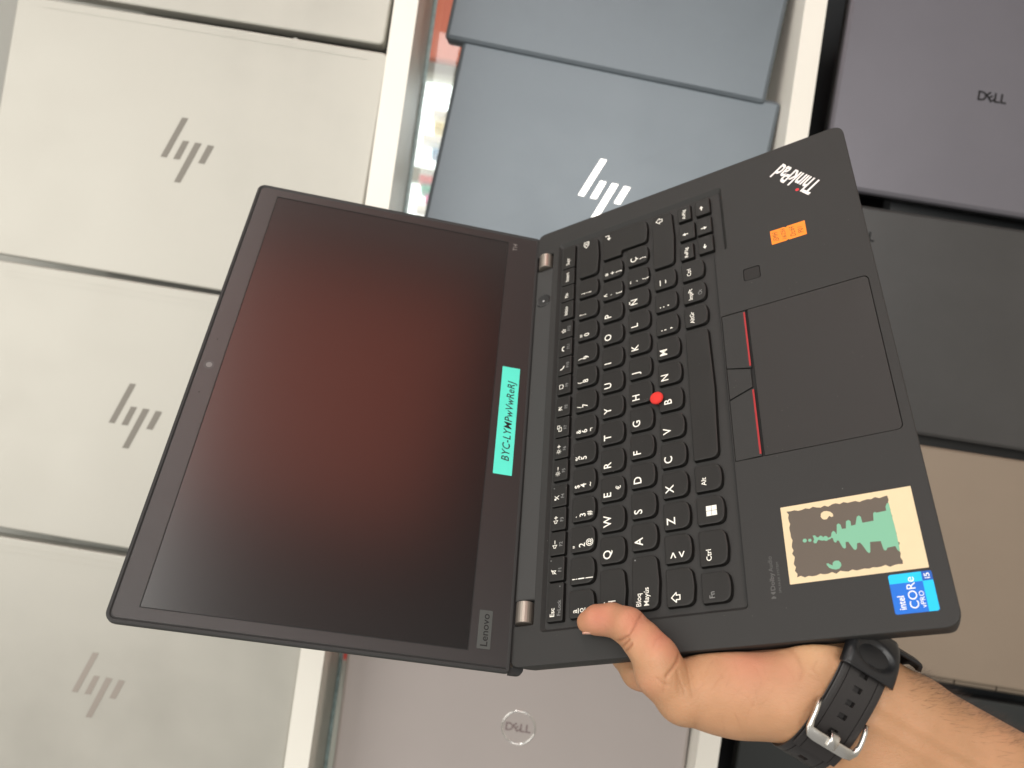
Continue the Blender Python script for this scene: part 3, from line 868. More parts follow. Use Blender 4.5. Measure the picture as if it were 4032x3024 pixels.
B1 = mat('sticker_blue', srgb(0, 104, 206), 0.45)
B2 = mat('sticker_cyan', srgb(0, 190, 240), 0.45)
B3 = mat('sticker_deep_blue', srgb(0, 84, 178), 0.45)
INKW = mat('sticker_white_ink', (0.88, 0.88, 0.86, 1), 0.5)
st2 = mo('processor_sticker', slab(rrect(7.5, 7.6, 25.8, 25.7, 0.9, 3), 0.01, 0.12), B1, label='blue and cyan processor sticker with white lettering')
mo('printed_block', join([flat([(21.4, 11.9), (25.75, 11.9), (25.75, 24.9), (25.0, 25.65), (21.4, 25.65)], [], 0.14), flat([(7.55, 8.4), (8.3, 7.65), (21.4, 7.65), (21.4, 11.9), (7.55, 11.9)], [], 0.14)]), B2, st2)
mo('printed_block', flat([(21.4, 7.65), (25.0, 7.65), (25.75, 8.4), (25.75, 11.9), (21.4, 11.9)], [], 0.145), B3, st2)
mo('lettering', join([at(fit_text('intel', 6.2, 2.9, weight=0.01), 9.4, 20.7, 0.17), at(fit_text('CORe', 14.4, 3.7, weight=-0.004), 9.4, 15.3, 0.17), at(fit_text('vPRO', 7.6, 2.0), 9.4, 12.5, 0.17), at(fit_text('i5', 2.6, 2.2, weight=0.01), 22.3, 8.7, 0.17)]), INKW, st2)

ORG = mat('sticker_orange', srgb(250, 138, 24), 0.5)
INKB = mat('pen_ink_brown', srgb(120, 62, 20), 0.6)
st3 = mo('price_sticker', slab([(244.9, 32.9), (256.5, 32.8), (256.5, 43.6), (255.7, 44.5), (256.5, 45.4), (256.5, 54.3), (244.9, 54.2), (244.9, 45.0), (245.7, 44.2), (244.9, 43.4)], 0.01, 0.12), ORG, label='orange handwritten paper sticker with notched sides')
hw = []
def hand(s, x, y, h, w):
    hw.append(at(fit_text(s, w, h, shear=0.25), x, y, 0.15, R(4)))
hand('i5MH', 246.8, 49.4, 3.4, 8.0); hand('16/256', 246.4, 44.8, 2.6, 9.2); hand('Dz:64', 246.6, 39.2, 3.2, 8.4); hand('P01', 247.4, 34.6, 2.9, 5.6)
mo('handwriting', join(hw), INKB, st3)

# ---- lid (drawn on its screen plane)
lo = roundpoly([(-9.7, -24.4), (319.3, -24.4), (319.3, 189.6), (-9.7, 189.6)], [2.0, 2.0, 5.5, 5.5], 6)
lid = mo('lid', join([loft([(inset(lo, 2.5), -6.6), (inset(lo, 0.6), -5.6), (lo, -3.2), (lo, 0.25), (inset(lo, 0.5), 0.55), (inset(lo, 1.6), 0.55), (inset(lo, 2.3), 0.05)], True, True),
     ]), LIDM, M=LIDM4)
hinge_tab = roundpoly([(-9.6, -32.5), (319.2, -32.5), (319.2, -24.2), (-9.6, -24.2)], [3.5, 3.5, 0.3, 0.3], 5)
mo('hinge_cover', loft([(hinge_tab, -6.2), (hinge_tab, -2.4)]), CHAS, lid)
bz_o = roundpoly([(-7.0, -22.6), (316.6, -22.6), (316.6, 186.9), (-7.0, 186.9)], [1.2, 1.2, 3.6, 3.6], 6)
scr = [(0, 0), (309.4, 0), (309.4, 174.0), (0, 174.0)]
mo('bezel', plate(bz_o, [list(scr)], 0.06, 0.35, [inset(scr, 0.0)]), BEZEL, lid)
mo('display_panel', ([(0.02, 0.02, 0.12), (309.38, 0.02, 0.12), (309.38, 173.98, 0.12), (0.02, 173.98, 0.12)], [(0, 1, 2, 3)]), SCREEN, lid)
mo('display_gasket', join([box(-0.55, -0.55, 0.3, 309.95, 0.0, 0.38), box(-0.55, 174.0, 0.3, 309.95, 174.5, 0.38), box(-0.55, 0.0, 0.3, 0.0, 174.0, 0.38), box(309.4, 0.0, 0.3, 309.95, 174.0, 0.38)]), BLACK, lid)
wc = mo('webcam', join([disc(154.8, 181.3, 3.3, 0.42, 24)]), mat('webcam_ring', (0.05, 0.05, 0.05, 1), 0.4), lid)
mo('webcam_shutter', disc(154.8, 181.2, 1.9, 0.47, 20), mat('webcam_shutter_grey', (0.17, 0.16, 0.155, 1), 0.5), lid)
mo('webcam_microphone', join([disc(134.0, 181.5, 0.45, 0.42, 8), disc(175.0, 181.5, 0.45, 0.42, 8)]), BLACK, lid)
mo('model_mark', at(fit_text('T14', 7.0, 3.2, weight=0.01), 302.3, -7.4, 0.42), mat('mark_grey', (0.22, 0.20, 0.19, 1), 0.5), lid)
bb = mo('brand_badge', slab(rrect(1.3, -12.4, 23.0, -4.8, 0.4, 2), 0.36, 0.6), mat('badge_grey', (0.085, 0.092, 0.088, 1), 0.4, 0.4), M=LIDM4)
mo('lettering', at(fit_text('Lenovo', 18.2, 3.9, weight=0.012), 2.8, -10.6, 0.64), BLACK, bb)
TEAL = mat('label_turquoise', srgb(88, 222, 200), 0.38, var=0.03, vscale=60)
tlb = mo('label', slab(rrect(110.6, -17.0, 193.5, -4.8, 0.2, 2), 0.40, 0.55), TEAL, M=LIDM4, label='turquoise label strip with slanted black code')
mo('lettering', at(fit_text('BYC-LYMPwVwReRJ', 61.6, 4.9, weight=0.010, shear=0.22, space=1.08), 120.6, -14.2, 0.60), mat('label_ink', (0.01, 0.012, 0.012, 1), 0.6), tlb)
# metal lid stop glimpsed at the left hinge
mo('lid_stop', box(0.4, D - 1.2, -2.5, 22.0, D - 0.9, -0.2), HINGE)

# dust on the deck, keys and screen
V, F = [], []
for k in range(150):
    if k < 110:
        x, y, z = rng.uniform(3, 326), rng.uniform(3, 224), 0.02
        if 18 < x < 311 and 82 < y < 207: z = KTOP + 0.02
    else:
        continue
    r = rng.uniform(0.07, 0.2) * (1.6 if rng.random() < 0.06 else 1)
    n0 = len(V)
    a = rng.uniform(0, 6.28)
    for i in range(3):
        V.append((x + r * math.cos(a + i * 2.1), y + r * math.sin(a + i * 2.1) * 0.7, z))
    V.append((x, y, z + r * 0.7))
    F += [(n0, n0 + 1, n0 + 3), (n0 + 1, n0 + 2, n0 + 3), (n0 + 2, n0, n0 + 3)]
du = mo('dust', (V, F), mat('dust_grey', (0.42, 0.40, 0.36, 1), 0.9))
du['kind'] = 'stuff'

V, F = [], []
for k in range(34):
    x, y = rng.uniform(4, 305), rng.uniform(4, 186)
    r = rng.uniform(0.06, 0.16)
    n0 = len(V); a = rng.uniform(0, 6.28); z = 0.14 if y < 174 else 0.37
    for i in range(3):
        V.append((x + r * math.cos(a + i * 2.1), y + r * math.sin(a + i * 2.1) * 0.6, z))
    V.append((x, y, z + r * 0.6))
    F += [(n0, n0 + 1, n0 + 3), (n0 + 1, n0 + 2, n0 + 3), (n0 + 2, n0, n0 + 3)]
du2 = mo('dust', (V, F), mat('dust_grey', (0.42, 0.40, 0.36, 1), 0.9), lid)
du2['kind'] = 'stuff'

# ------------------------------------------------------------------ the hand that holds the laptop: one continuous body (blended round cones)
RA = np.array([[0.069040, -0.855221, -0.513644], [-0.825563, 0.240076, -0.510695], [0.560071, 0.459304, -0.689464]])
TA = np.array([191.650735, 102.493449, 344.144908])
def cam_d(px, py, depth):                 # millimetres in the camera's axes
    return np.array([(px - 2016) / FPX * depth, (py - 1512) / FPX * depth, depth])
def cam_deck(x, y, z):                    # from the laptop's deck plane
    return RA @ np.array([x, y, z], float) + TA
def cam_z(px, py, z):                     # the point on that line of sight z mm above the deck plane
    dv = np.array([(px - 2016) / FPX, (py - 1512) / FPX, 1.0])
    o = -RA.T @ TA; dd = RA.T @ dv
    return dv * ((z - o[2]) / dd[2])
def to_world(P):
    return CAM + (MW @ np.asarray(P).T).T * MM

VOX = 0.75
prims = []      # (a, ra, b, rb, k)
def chain(pts, k):
    for (a, ra), (b, rb) in zip(pts[:-1], pts[1:]):
        prims.append((a, ra, b, rb, k))
groups = []
def group(k_in, k_out, *chains):
    groups.append((k_in, k_out, chains))

thumb = [(cam_z(2312, 2450, 7.0), 5.6), (cam_z(2352, 2441, 7.6), 7.2), (cam_z(2412, 2441, 8.4), 7.9), (cam_z(2474, 2466, 10.0), 8.8), (cam_z(2530, 2524, 11.0), 9.2),
         (cam_z(2582, 2590, 8.5), 10.6), (cam_z(2600, 2650, 4.0), 11.8), (cam_z(2690, 2742, -8.0), 13.2)]
thenar = [(cam_z(2690, 2735, -10.0), 13.6), (cam_d(2830, 2712, 404), 18.8), (cam_d(2960, 2718, 399), 19.6), (cam_d(3055, 2706, 396), 15.6), (cam_d(3170, 2706, 394), 13.0)]
heel = [(cam_deck(4, 88, -36), 14.0), (cam_d(3180, 2650, 402), 15.0), (cam_d(3330, 2690, 396), 14.5)]
palm = [(cam_deck(8, 130, -34), 13.0), (cam_deck(14, 100, -36), 14.5), (cam_deck(16, 90, -37), 14.0)]
ax = np.array([0.857, 0.515, 0.0]); wv = np.array([0.515, -0.857, 0.0]); nv = np.array([0.0, 0.0, -1.0])
WC = cam_d(3348, 2773, 366.0) - nv * 22.0 - wv * 4.6
def arm(s, w, n, r):
    return (WC + ax * s + wv * w + nv * n, r)
fore = [[arm(-14, o * 12.0, 0, 16.5), arm(0, o * 13.8, 0, 16.6), arm(40, o * 13.8, 2, 17.6), arm(120, o * 15.0 - 1, 6, 20.0), arm(230, o * 18.0 - 3, 14, 25.0)] for o in (-1, 0, 1)]
index = [(cam_deck(-6, 140, -30), 11.5), (cam_z(2520, 2640, -28.0), 9.6), (cam_z(2470, 2570, -29.0), 9.2), (cam_deck(34, 166, -28.2), 8.8), (cam_deck(56, 166, -27.2), 7.8), (cam_deck(70, 163, -26.4), 6.6)]
def finger(y0, y1, y2, L):
    return [(cam_deck(12, y0, -33), 10.5), (cam_deck(12 + L * 0.45, y1, -29.0), 9.2), (cam_deck(12 + L * 0.75, y2, -27.5), 8.3), (cam_deck(12 + L, y2 - 2, -26.0), 6.8)]
middle, ring, pinky = finger(126, 140, 143, 80), finger(106, 114, 116, 74), finger(88, 90, 90, 58)

allp = [p for c in (thumb, thenar, heel, palm, *fore, index, middle, ring, pinky) for p in c]
lo3 = np.min([p - r for p, r in allp], axis=0) - 3
hi3 = np.max([p + r for p, r in allp], axis=0) + 3
hi3[0] = min(hi3[0], 290.0)
dims = np.ceil((hi3 - lo3) / VOX).astype(int) + 1
gx, gy, gz = [lo3[i] + VOX * np.arange(dims[i]) for i in range(3)]
BIG = 60.0
def round_cone(S, a, ra, b, rb, k):
    """smooth-union one round cone into S, only near it"""
    m = max(ra, rb) + k + 2
    l = np.minimum(a, b) - m; h = np.maximum(a, b) + m
    i0 = np.clip(((l - lo3) / VOX).astype(int), 0, dims - 1); i1 = np.clip(((h - lo3) / VOX).astype(int) + 2, 1, dims)
    if np.any(i1 <= i0): return
    X = gx[i0[0]:i1[0], None, None]; Y = gy[None, i0[1]:i1[1], None]; Z = gz[None, None, i0[2]:i1[2]]
    ab = b - a; L2 = ab @ ab + 1e-9
    t = np.clip(((X - a[0]) * ab[0] + (Y - a[1]) * ab[1] + (Z - a[2]) * ab[2]) / L2, 0, 1).astype(np.float32)
    ts = t * t * (3 - 2 * t) * 0.5 + t * 0.5
    dd = np.sqrt((X - a[0] - t * ab[0]) ** 2 + (Y - a[1] - t * ab[1]) ** 2 + (Z - a[2] - t * ab[2]) ** 2) - (ra + (rb - ra) * ts)
    sl = (slice(i0[0], i1[0]), slice(i0[1], i1[1]), slice(i0[2], i1[2]))
    S[sl] = smin(S[sl], dd.astype(np.float32), k)
def smin(a, b, k):
    if k <= 0: return np.minimum(a, b)
    h = np.maximum(k - np.abs(a - b), 0) / k
    return np.minimum(a, b) - h * h * k * 0.25
def field(chains, k):
    S = np.full(dims, BIG, np.float32)
    for c in chains:
        for (a, ra), (b, rb) in zip(c[:-1], c[1:]):
            round_cone(S, a, ra, b, rb, k)
    return S
S = smin(field([thenar, heel, palm], 12.0), field(fore, 4.0), 10.0)
S = smin(S, field([thumb], 4.0), 3.2)
for c in (index, middle, ring, pinky):
    S = smin(S, field([c], 4.0), 4.0)
# the flesh gives way to the laptop: carve the chassis (with a hair of clearance)
XX, YY, ZZ = np.meshgrid(gx, gy, gz, indexing='ij')
q0 = RA[0, 0] * (XX - TA[0]) + RA[1, 0] * (YY - TA[1]) + RA[2, 0] * (ZZ - TA[2])
q1 = RA[0, 1] * (XX - TA[0]) + RA[1, 1] * (YY - TA[1]) + RA[2, 1] * (ZZ - TA[2])
q2 = RA[0, 2] * (XX - TA[0]) + RA[1, 2] * (YY - TA[1]) + RA[2, 2] * (ZZ - TA[2])
bx = np.maximum(np.maximum(-0.25 - q0, q0 - 330), np.maximum(np.maximum(-0.3 - q1, q1 - 228), np.maximum(-18.1 - q2, q2 - 0.38))).astype(np.float32)
S = -smin(-S, bx, 1.2)
del XX, YY, ZZ, q0, q1, q2, bx

def surface_nets(S):
    neg = S < 0
    nx, ny, nz = S.shape
    cnt = np.zeros((nx - 1, ny - 1, nz - 1), np.int16)
    for i in (0, 1):
        for j in (0, 1):
            for k in (0, 1):
                cnt += neg[i:nx - 1 + i, j:ny - 1 + j, k:nz - 1 + k]
    act = (cnt > 0) & (cnt < 8)
    idx = -np.ones(act.shape, np.int64)
    cells = np.argwhere(act)
    idx[act] = np.arange(len(cells))
    acc = np.zeros((len(cells), 3)); num = np.zeros(len(cells))
    corners = [(i, j, k) for i in (0, 1) for j in (0, 1) for k in (0, 1)]
    vals = {c: S[cells[:, 0] + c[0], cells[:, 1] + c[1], cells[:, 2] + c[2]] for c in corners}
    for a in corners:
        for d in range(3):
            if a[d] == 0:
                b = list(a); b[d] = 1; b = tuple(b)
                va, vb = vals[a], vals[b]
                cr = (va < 0) != (vb < 0)
                t = np.where(cr, va / np.where(cr, va - vb, 1), 0)
                p = np.tile(np.array(a, float), (len(cells), 1)); p[:, d] += t
                acc += p * cr[:, None]; num += cr
    V = cells + acc / num[:, None]
    F = []
    for d in range(3):
        e1, e2 = (d + 1) % 3, (d + 2) % 3
        sl0 = [slice(1, -1)] * 3; sl0[d] = slice(0, -1)
        sl1 = [slice(1, -1)] * 3; sl1[d] = slice(1, None)
        A = neg[tuple(sl0)]; B = neg[tuple(sl1)]
        ed = np.argwhere(A != B)
        flip = A[A != B]
        ed = ed + 1; ed[:, d] -= 1
        def cell(o1, o2):
            c = ed.copy(); c[:, e1] += o1; c[:, e2] += o2
            return idx[c[:, 0], c[:, 1], c[:, 2]]
        q = np.stack([cell(-1, -1), cell(0, -1), cell(0, 0), cell(-1, 0)], 1)
        ok = (q >= 0).all(1)
        q = np.where(flip[:, None], q, q[:, ::-1])[ok]
        F.append(q)
    return V, np.concatenate(F)
HV, HF = surface_nets(S)
HV = lo3 + HV * VOX
# light relaxation, then normals
def relax(V, F, it, lam):
    e = np.concatenate([F[:, [0, 1]], F[:, [1, 2]], F[:, [2, 3]], F[:, [3, 0]]])
    e = np.concatenate([e, e[:, ::-1]])
    deg = np.bincount(e[:, 0], minlength=len(V))[:, None]
    for _ in range(it):
        s = np.stack([np.bincount(e[:, 0], V[e[:, 1], d], minlength=len(V)) for d in range(3)], 1)
        V = V + lam * (s / np.maximum(deg, 1) - V)
    return V
HV = relax(HV, HF, 5, 0.5)
def normals(V, F):
    fn = np.cross(V[F[:, 2]] - V[F[:, 0]], V[F[:, 3]] - V[F[:, 1]])
    N = np.zeros_like(V)
    for k in range(4):
        for d in range(3):
            N[:, d] += np.bincount(F[:, k], fn[:, d], minlength=len(V))
    return N / (np.linalg.norm(N, axis=1, keepdims=True) + 1e-12)
HN = normals(HV, HF)
if np.sum(HN[:, 2] * (HV[:, 2] - HV[:, 2].mean())) < 0:
    HF = HF[:, ::-1]; HN = -HN

# skin creases pressed into the surface (drawn along the folds of the real hand)
def D_(x, y): return (2000 + x / 2.212, 2100 + y / 2.212)
def Hh(x, y): return (2300 + x / 2.212, 2350 + y / 2.212)
creases = [
    ([D_(1175, 690), D_(1120, 760), D_(1085, 820), D_(1045, 885)], 0.75, 7), ([D_(1150, 680), D_(1100, 735), D_(1085, 770)], 0.4, 5),
    ([D_(1345, 885), D_(1290, 930), D_(1265, 990)], 0.4, 6),
    ([D_(1500, 1035), D_(1482, 1100), D_(1440, 1170), D_(1380, 1245)], 0.7, 9),
    ([D_(1030, 890), D_(985, 925), D_(940, 945)], 1.0, 7), ([D_(1050, 925), D_(1005, 975), D_(975, 1000)], 1.0, 7), ([D_(1075, 965), D_(1035, 1015), D_(1010, 1045)], 0.9, 7),
    ([D_(1300, 1265), D_(1340, 1300), D_(1390, 1325)], 0.6, 7), ([D_(1380, 1250), D_(1365, 1330), D_(1350, 1400)], 0.35, 7),
    ([D_(1480, 1200), D_(1500, 1290), D_(1540, 1400)], 0.4, 7),
    ([Hh(895, 590), Hh(915, 720), Hh(945, 870)], 0.32, 6), ([Hh(805, 640), Hh(815, 760), Hh(835, 860)], 0.32, 6),
    ([Hh(1470, 730), Hh(1500, 850), Hh(1520, 960)], 0.22, 5), ([Hh(1655, 780), Hh(1590, 900), Hh(1500, 1000)], 0.2, 5), ([Hh(1280, 780), Hh(1420, 880), Hh(1480, 960)], 0.2, 5),
    ([Hh(1770, 440), Hh(1850, 540), Hh(1900, 650), Hh(1880, 720)], 0.5, 15), ([Hh(2030, 560), Hh(1990, 640), Hh(2040, 700)], 0.4, 8), ([Hh(1960, 690), Hh(2060, 740), Hh(2100, 800)], 0.3, 8),
]
crr = random.Random(11)
for k in range(26):
    cx_, cy_ = crr.uniform(2720, 3180), crr.uniform(2620, 2880)
    an_ = R(72) if k % 2 else R(118)
    an_ += crr.uniform(-0.25, 0.25); ln_ = crr.uniform(25, 60)
    creases.append(([(cx_ - ln_ * math.cos(an_), cy_ - ln_ * math.sin(an_)), (cx_ + crr.uniform(-5, 5), cy_), (cx_ + ln_ * math.cos(an_), cy_ + ln_ * math.sin(an_))], 0.17, 6))
pxy = np.stack([2016 + FPX * HV[:, 0] / HV[:, 2], 1512 + FPX * HV[:, 1] / HV[:, 2]], 1)
facing = np.clip(-(HN * (HV / np.linalg.norm(HV, axis=1, keepdims=True))).sum(1) * 2.5, 0, 1)
disp = np.zeros(len(HV))
for pts, dep, wid in creases:
    dep, wid = dep * (1.35 if dep > 0.65 else 0.9), wid * 0.62
    best = np.full(len(HV), 1e9)
    for a, b in zip(pts[:-1], pts[1:]):
        a = np.array(a); b = np.array(b); ab = b - a
        t = np.clip(((pxy - a) @ ab) / (ab @ ab), 0, 1)
        best = np.minimum(best, np.linalg.norm(pxy - a - t[:, None] * ab, axis=1))
    disp += dep * np.exp(-(best / wid) ** 2)
front = HV[:, 2] < 470
HV = HV - HN * (disp * facing * front)[:, None]
HV = relax(HV, HF, 1, 0.25)

# two tendons and a faint vein under the wrist skin
def bulge(a, b, amp, wid):
    global HV
    a = np.array(a); b = np.array(b); ab = b - a
    t = ((pxy - a) @ ab) / (ab @ ab)
    d = np.linalg.norm(pxy - a - np.clip(t, 0, 1)[:, None] * ab, axis=1)
    HV = HV + HN * (amp * np.exp(-(d / wid) ** 2) * facing * front)[:, None]
bulge((3480, 2790), (4050, 3110), 1.3, 34)
bulge((3450, 2850), (4000, 3170), 1.0, 26)

# skin tint: flushed thumb tip and thenar, as the real skin is
pink = np.zeros(len(HV))
for (c, r, w) in (((2360, 2430), 75, 0.85), ((2500, 2440), 80, 0.75), ((2600, 2510), 70, 0.75), ((2640, 2560), 50, 0.5), ((2960, 2600), 120, 0.55), ((3090, 2640), 80, 0.35), ((2550, 2700), 60, 0.25)):
    pink = np.maximum(pink, w * np.exp(-(np.linalg.norm(pxy - np.array(c), axis=1) / r) ** 2))
pale = np.exp(-(np.linalg.norm(pxy - np.array((3190, 2570)), axis=1) / 75) ** 2) * 0.35

person = bpy.data.objects.new('person', None)
me = bpy.data.meshes.new('person')
WV = to_world(HV)
me.from_pydata(WV.tolist(), [], HF.tolist())
me.polygons.foreach_set('use_smooth', [True] * len(me.polygons))
at1 = me.attributes.new('flush', 'FLOAT', 'POINT'); at1.data.foreach_set('value', pink.astype(np.float32))
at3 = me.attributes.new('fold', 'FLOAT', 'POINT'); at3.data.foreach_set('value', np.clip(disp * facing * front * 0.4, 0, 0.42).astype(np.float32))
at2 = me.attributes.new('pale', 'FLOAT', 'POINT'); at2.data.foreach_set('value', pale.astype(np.float32))
bpy.data.objects.remove(person)
person = bpy.data.objects.new('person', me)
link(person)
tag(person, 'bare left hand and hairy forearm gripping the open laptop with its thumb on the keys', 'person')

SK = bpy.data.materials.new('skin'); SK.use_nodes = True
nt = SK.node_tree; b = nt.nodes['Principled BSDF']
tc = nt.nodes.new('ShaderNodeTexCoord')
def nmix(fac, ca, cb):
    m = nt.nodes.new('ShaderNodeMix'); m.data_type = 'RGBA'
    if hasattr(fac, 'links') or hasattr(fac, 'is_output'): nt.links.new(fac, m.inputs[0])
    else: m.inputs[0].default_value = fac
    for i, c in ((6, ca), (7, cb)):
        if isinstance(c, tuple): m.inputs[i].default_value = c
        else: nt.links.new(c, m.inputs[i])
    return m.outputs[2]
def attr(n):
    a = nt.nodes.new('ShaderNodeAttribute'); a.attribute_name = n
    return a.outputs['Fac']
nz = nt.nodes.new('ShaderNodeTexNoise'); nz.inputs['Scale'].default_value = 55; nz.inputs['Detail'].default_value = 5
nt.links.new(tc.outputs['Object'], nz.inputs['Vector'])
mr = nt.nodes.new('ShaderNodeMapRange'); mr.inputs[1].default_value = 0.35; mr.inputs[2].default_value = 0.7
nt.links.new(nz.outputs[0], mr.inputs[0])
c0 = nmix(mr.outputs[0], (0.445, 0.240, 0.125, 1), (0.515, 0.275, 0.150, 1))
c1 = nmix(attr('flush'), c0, (0.56, 0.215, 0.140, 1))
c2 = nmix(attr('pale'), c1, (0.54, 0.335, 0.155, 1))
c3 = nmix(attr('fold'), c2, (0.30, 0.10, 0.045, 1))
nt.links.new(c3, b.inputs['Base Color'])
b.inputs['Roughness'].default_value = 0.52
b.inputs['Specular IOR Level'].default_value = 0.4
b.inputs['Subsurface Weight'].default_value = 0.25
b.inputs['Subsurface Scale'].default_value = 0.0035
b.inputs['Subsurface Radius'].default_value = (1.0, 0.4, 0.25)
# fine skin relief: crossing furrows plus pores
v1 = nt.nodes.new('ShaderNodeTexVoronoi'); v1.feature = 'DISTANCE_TO_EDGE'; v1.inputs['Scale'].default_value = 620
mpn = nt.nodes.new('ShaderNodeMapping'); mpn.inputs['Scale'].default_value = (1.0, 1.0, 0.5); mpn.inputs['Rotation'].default_value = (0.3, 0.5, 0.2)
nt.links.new(tc.outputs['Object'], mpn.inputs[0]); nt.links.new(mpn.outputs[0], v1.inputs['Vector'])
cl = nt.nodes.new('ShaderNodeMath'); cl.operation = 'MINIMUM'; cl.inputs[1].default_value = 0.12
nt.links.new(v1.outputs['Distance'], cl.inputs[0])
n2 = nt.nodes.new('ShaderNodeTexNoise'); n2.inputs['Scale'].default_value = 180; n2.inputs['Detail'].default_value = 6
nt.links.new(tc.outputs['Object'], n2.inputs['Vector'])
ad = nt.nodes.new('ShaderNodeMath'); ad.operation = 'MULTIPLY_ADD'; ad.inputs[1].default_value = 2.2
nt.links.new(cl.outputs[0], ad.inputs[0]); nt.links.new(n2.outputs[0], ad.inputs[2])
bp = nt.nodes.new('ShaderNodeBump'); bp.inputs['Strength'].default_value = 0.45; bp.inputs['Distance'].default_value = 0.0006
nt.links.new(ad.outputs[0], bp.inputs['Height']); nt.links.new(bp.outputs[0], b.inputs['Normal'])
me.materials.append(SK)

# thumb nail: a thin curved plate on the far side of the thumb
NAILM = mat('nail', (0.66, 0.36, 0.27, 1), 0.25, 0, 0.5, sss=0.2)
a_, b_ = cam_z(2306, 2452, 7.2), cam_z(2385, 2449, 8.2)
ux = (b_ - a_) / np.linalg.norm(b_ - a_)
out_dir = np.array([0.05, 1.0, 0.28]); out_dir -= ux * (out_dir @ ux); out_dir /= np.linalg.norm(out_dir)
side_dir = np.cross(ux, out_dir)
V, F = [], []
NU, NW = 10, 12
ctr = (a_ + b_) / 2
for i in range(NU + 1):
    for j in range(NW + 1):
        u = i / NU; ph = (j / NW - 0.5) * R(118)
        rad = 6.5 + 0.4 * u
        shr = math.sqrt(max(0.0, 1 - (2 * abs(u - 0.5)) ** 6))
        ph *= 0.6 + 0.4 * shr
        P0 = a_ + ux * (-1.4 + u * 12.5) + out_dir * (math.cos(ph) * rad - 0.95) + side_dir * (math.sin(ph) * rad)
        V.append(P0)
for i in range(NU):
    for j in range(NW):
        k = i * (NW + 1) + j
        F.append((k, k + 1, k + NW + 2, k + NW + 1))
nl = obj('thumb_nail', (to_world(np.array(V)), F), NAILM, person, smooth=True)
sm = nl.modifiers.new('thickness', 'SOLIDIFY'); sm.thickness = 0.0006; sm.offset = 0

# short dark hair along the forearm
V, F = [], []
cand = np.where((pxy[:, 0] > 3560) & (pxy[:, 0] < 4150) & (HN @ wv > 0.10) & (HN[:, 2] < 0.55))[0]
hN = normals(HV, HF)
for k in range(1500):
    i = cand[rng.integers(len(cand))]
    up = HN[i] @ wv
    if rng.random() > up ** 1.5 + 0.05: continue
    p = HV[i]; n = hN[i]
    L = rng.uniform(2.5, 6.5)
    dirv = n * 0.55 + ax * rng.uniform(0.1, 0.7) + wv * 0.25 + rng.normal(0, 0.18, 3)
    dirv /= np.linalg.norm(dirv)
    bend = ax * rng.uniform(0.1, 0.5) * L * 0.4 + nv * rng.normal(0, 0.5)
    w = rng.uniform(0.028, 0.045)
    sd = np.cross(dirv, rng.normal(0, 1, 3)); sd /= np.linalg.norm(sd)
    sd2 = np.cross(dirv, sd)
    n0 = len(V)
    for t in (0.0, 0.5, 1.0):
        c = p - n * 0.2 + dirv * L * t + bend * t * t
        rw = w * (1.0 - 0.75 * t)
        for a in range(3):
            V.append(c + (sd * math.cos(a * 2.094) + sd2 * math.sin(a * 2.094)) * rw)
    for q in range(2):
        for a in range(3):
            F.append((n0 + q * 3 + a, n0 + q * 3 + (a + 1) % 3, n0 + q * 3 + 3 + (a + 1) % 3, n0 + q * 3 + 3 + a))
hr = obj('arm_hair', (to_world(np.array(V)), F), mat('hair_dark', (0.035, 0.022, 0.015, 1), 0.5), person)
hr['kind'] = 'stuff'

# ------------------------------------------------------------------ wrist watch: only its strap side shows
RUB = mat('strap_rubber', (0.020, 0.0175, 0.017, 1), 0.42, 0, 0.45, bump=0.1, bscale=1500)
RUBL = mat('keeper_rubber', (0.011, 0.011, 0.012, 1), 0.36, 0, 0.45)
STEEL = mat('buckle_steel', (0.72, 0.70, 0.66, 1), 0.24, 1.0, rvar=0.06, vscale=60)
EA, EB, SE = 32.6, 18.4, 0.82
watch = thing('wrist_watch', 'black rubber wrist watch strap with steel buckle round the wrist', 'watch', T(*to_world(WC)))
wo = to_world(WC)
def wp(th, s, off):
    """point on the loop: angle th (0 = upper side, 90 = facing the viewer), s along the arm, off = height over the skin"""
    c, sn = math.cos(th), math.sin(th)
    u = math.copysign(abs(c) ** SE, c); v = math.copysign(abs(sn) ** SE, sn)
    nn = wv * (math.copysign(abs(u) ** (2 / SE - 1), u) / EA) + nv * (math.copysign(abs(v) ** (2 / SE - 1), v) / EB)
    nn = nn / np.linalg.norm(nn)
    P = WC + ax * s + wv * EA * u + nv * EB * v + nn * off
    return to_world(P) - wo
# arc table
TH = np.radians(np.linspace(-190, 200, 1600))
pts = np.stack([EA * np.sign(np.cos(TH)) * np.abs(np.cos(TH)) ** SE, EB * np.sign(np.sin(TH)) * np.abs(np.sin(TH)) ** SE], 1)
arc = np.concatenate([[0], np.cumsum(np.linalg.norm(np.diff(pts, axis=0), axis=1))])
def th_of(a): return float(np.interp(a, arc, TH))
def a_of(deg): return float(np.interp(R(deg), TH, arc))

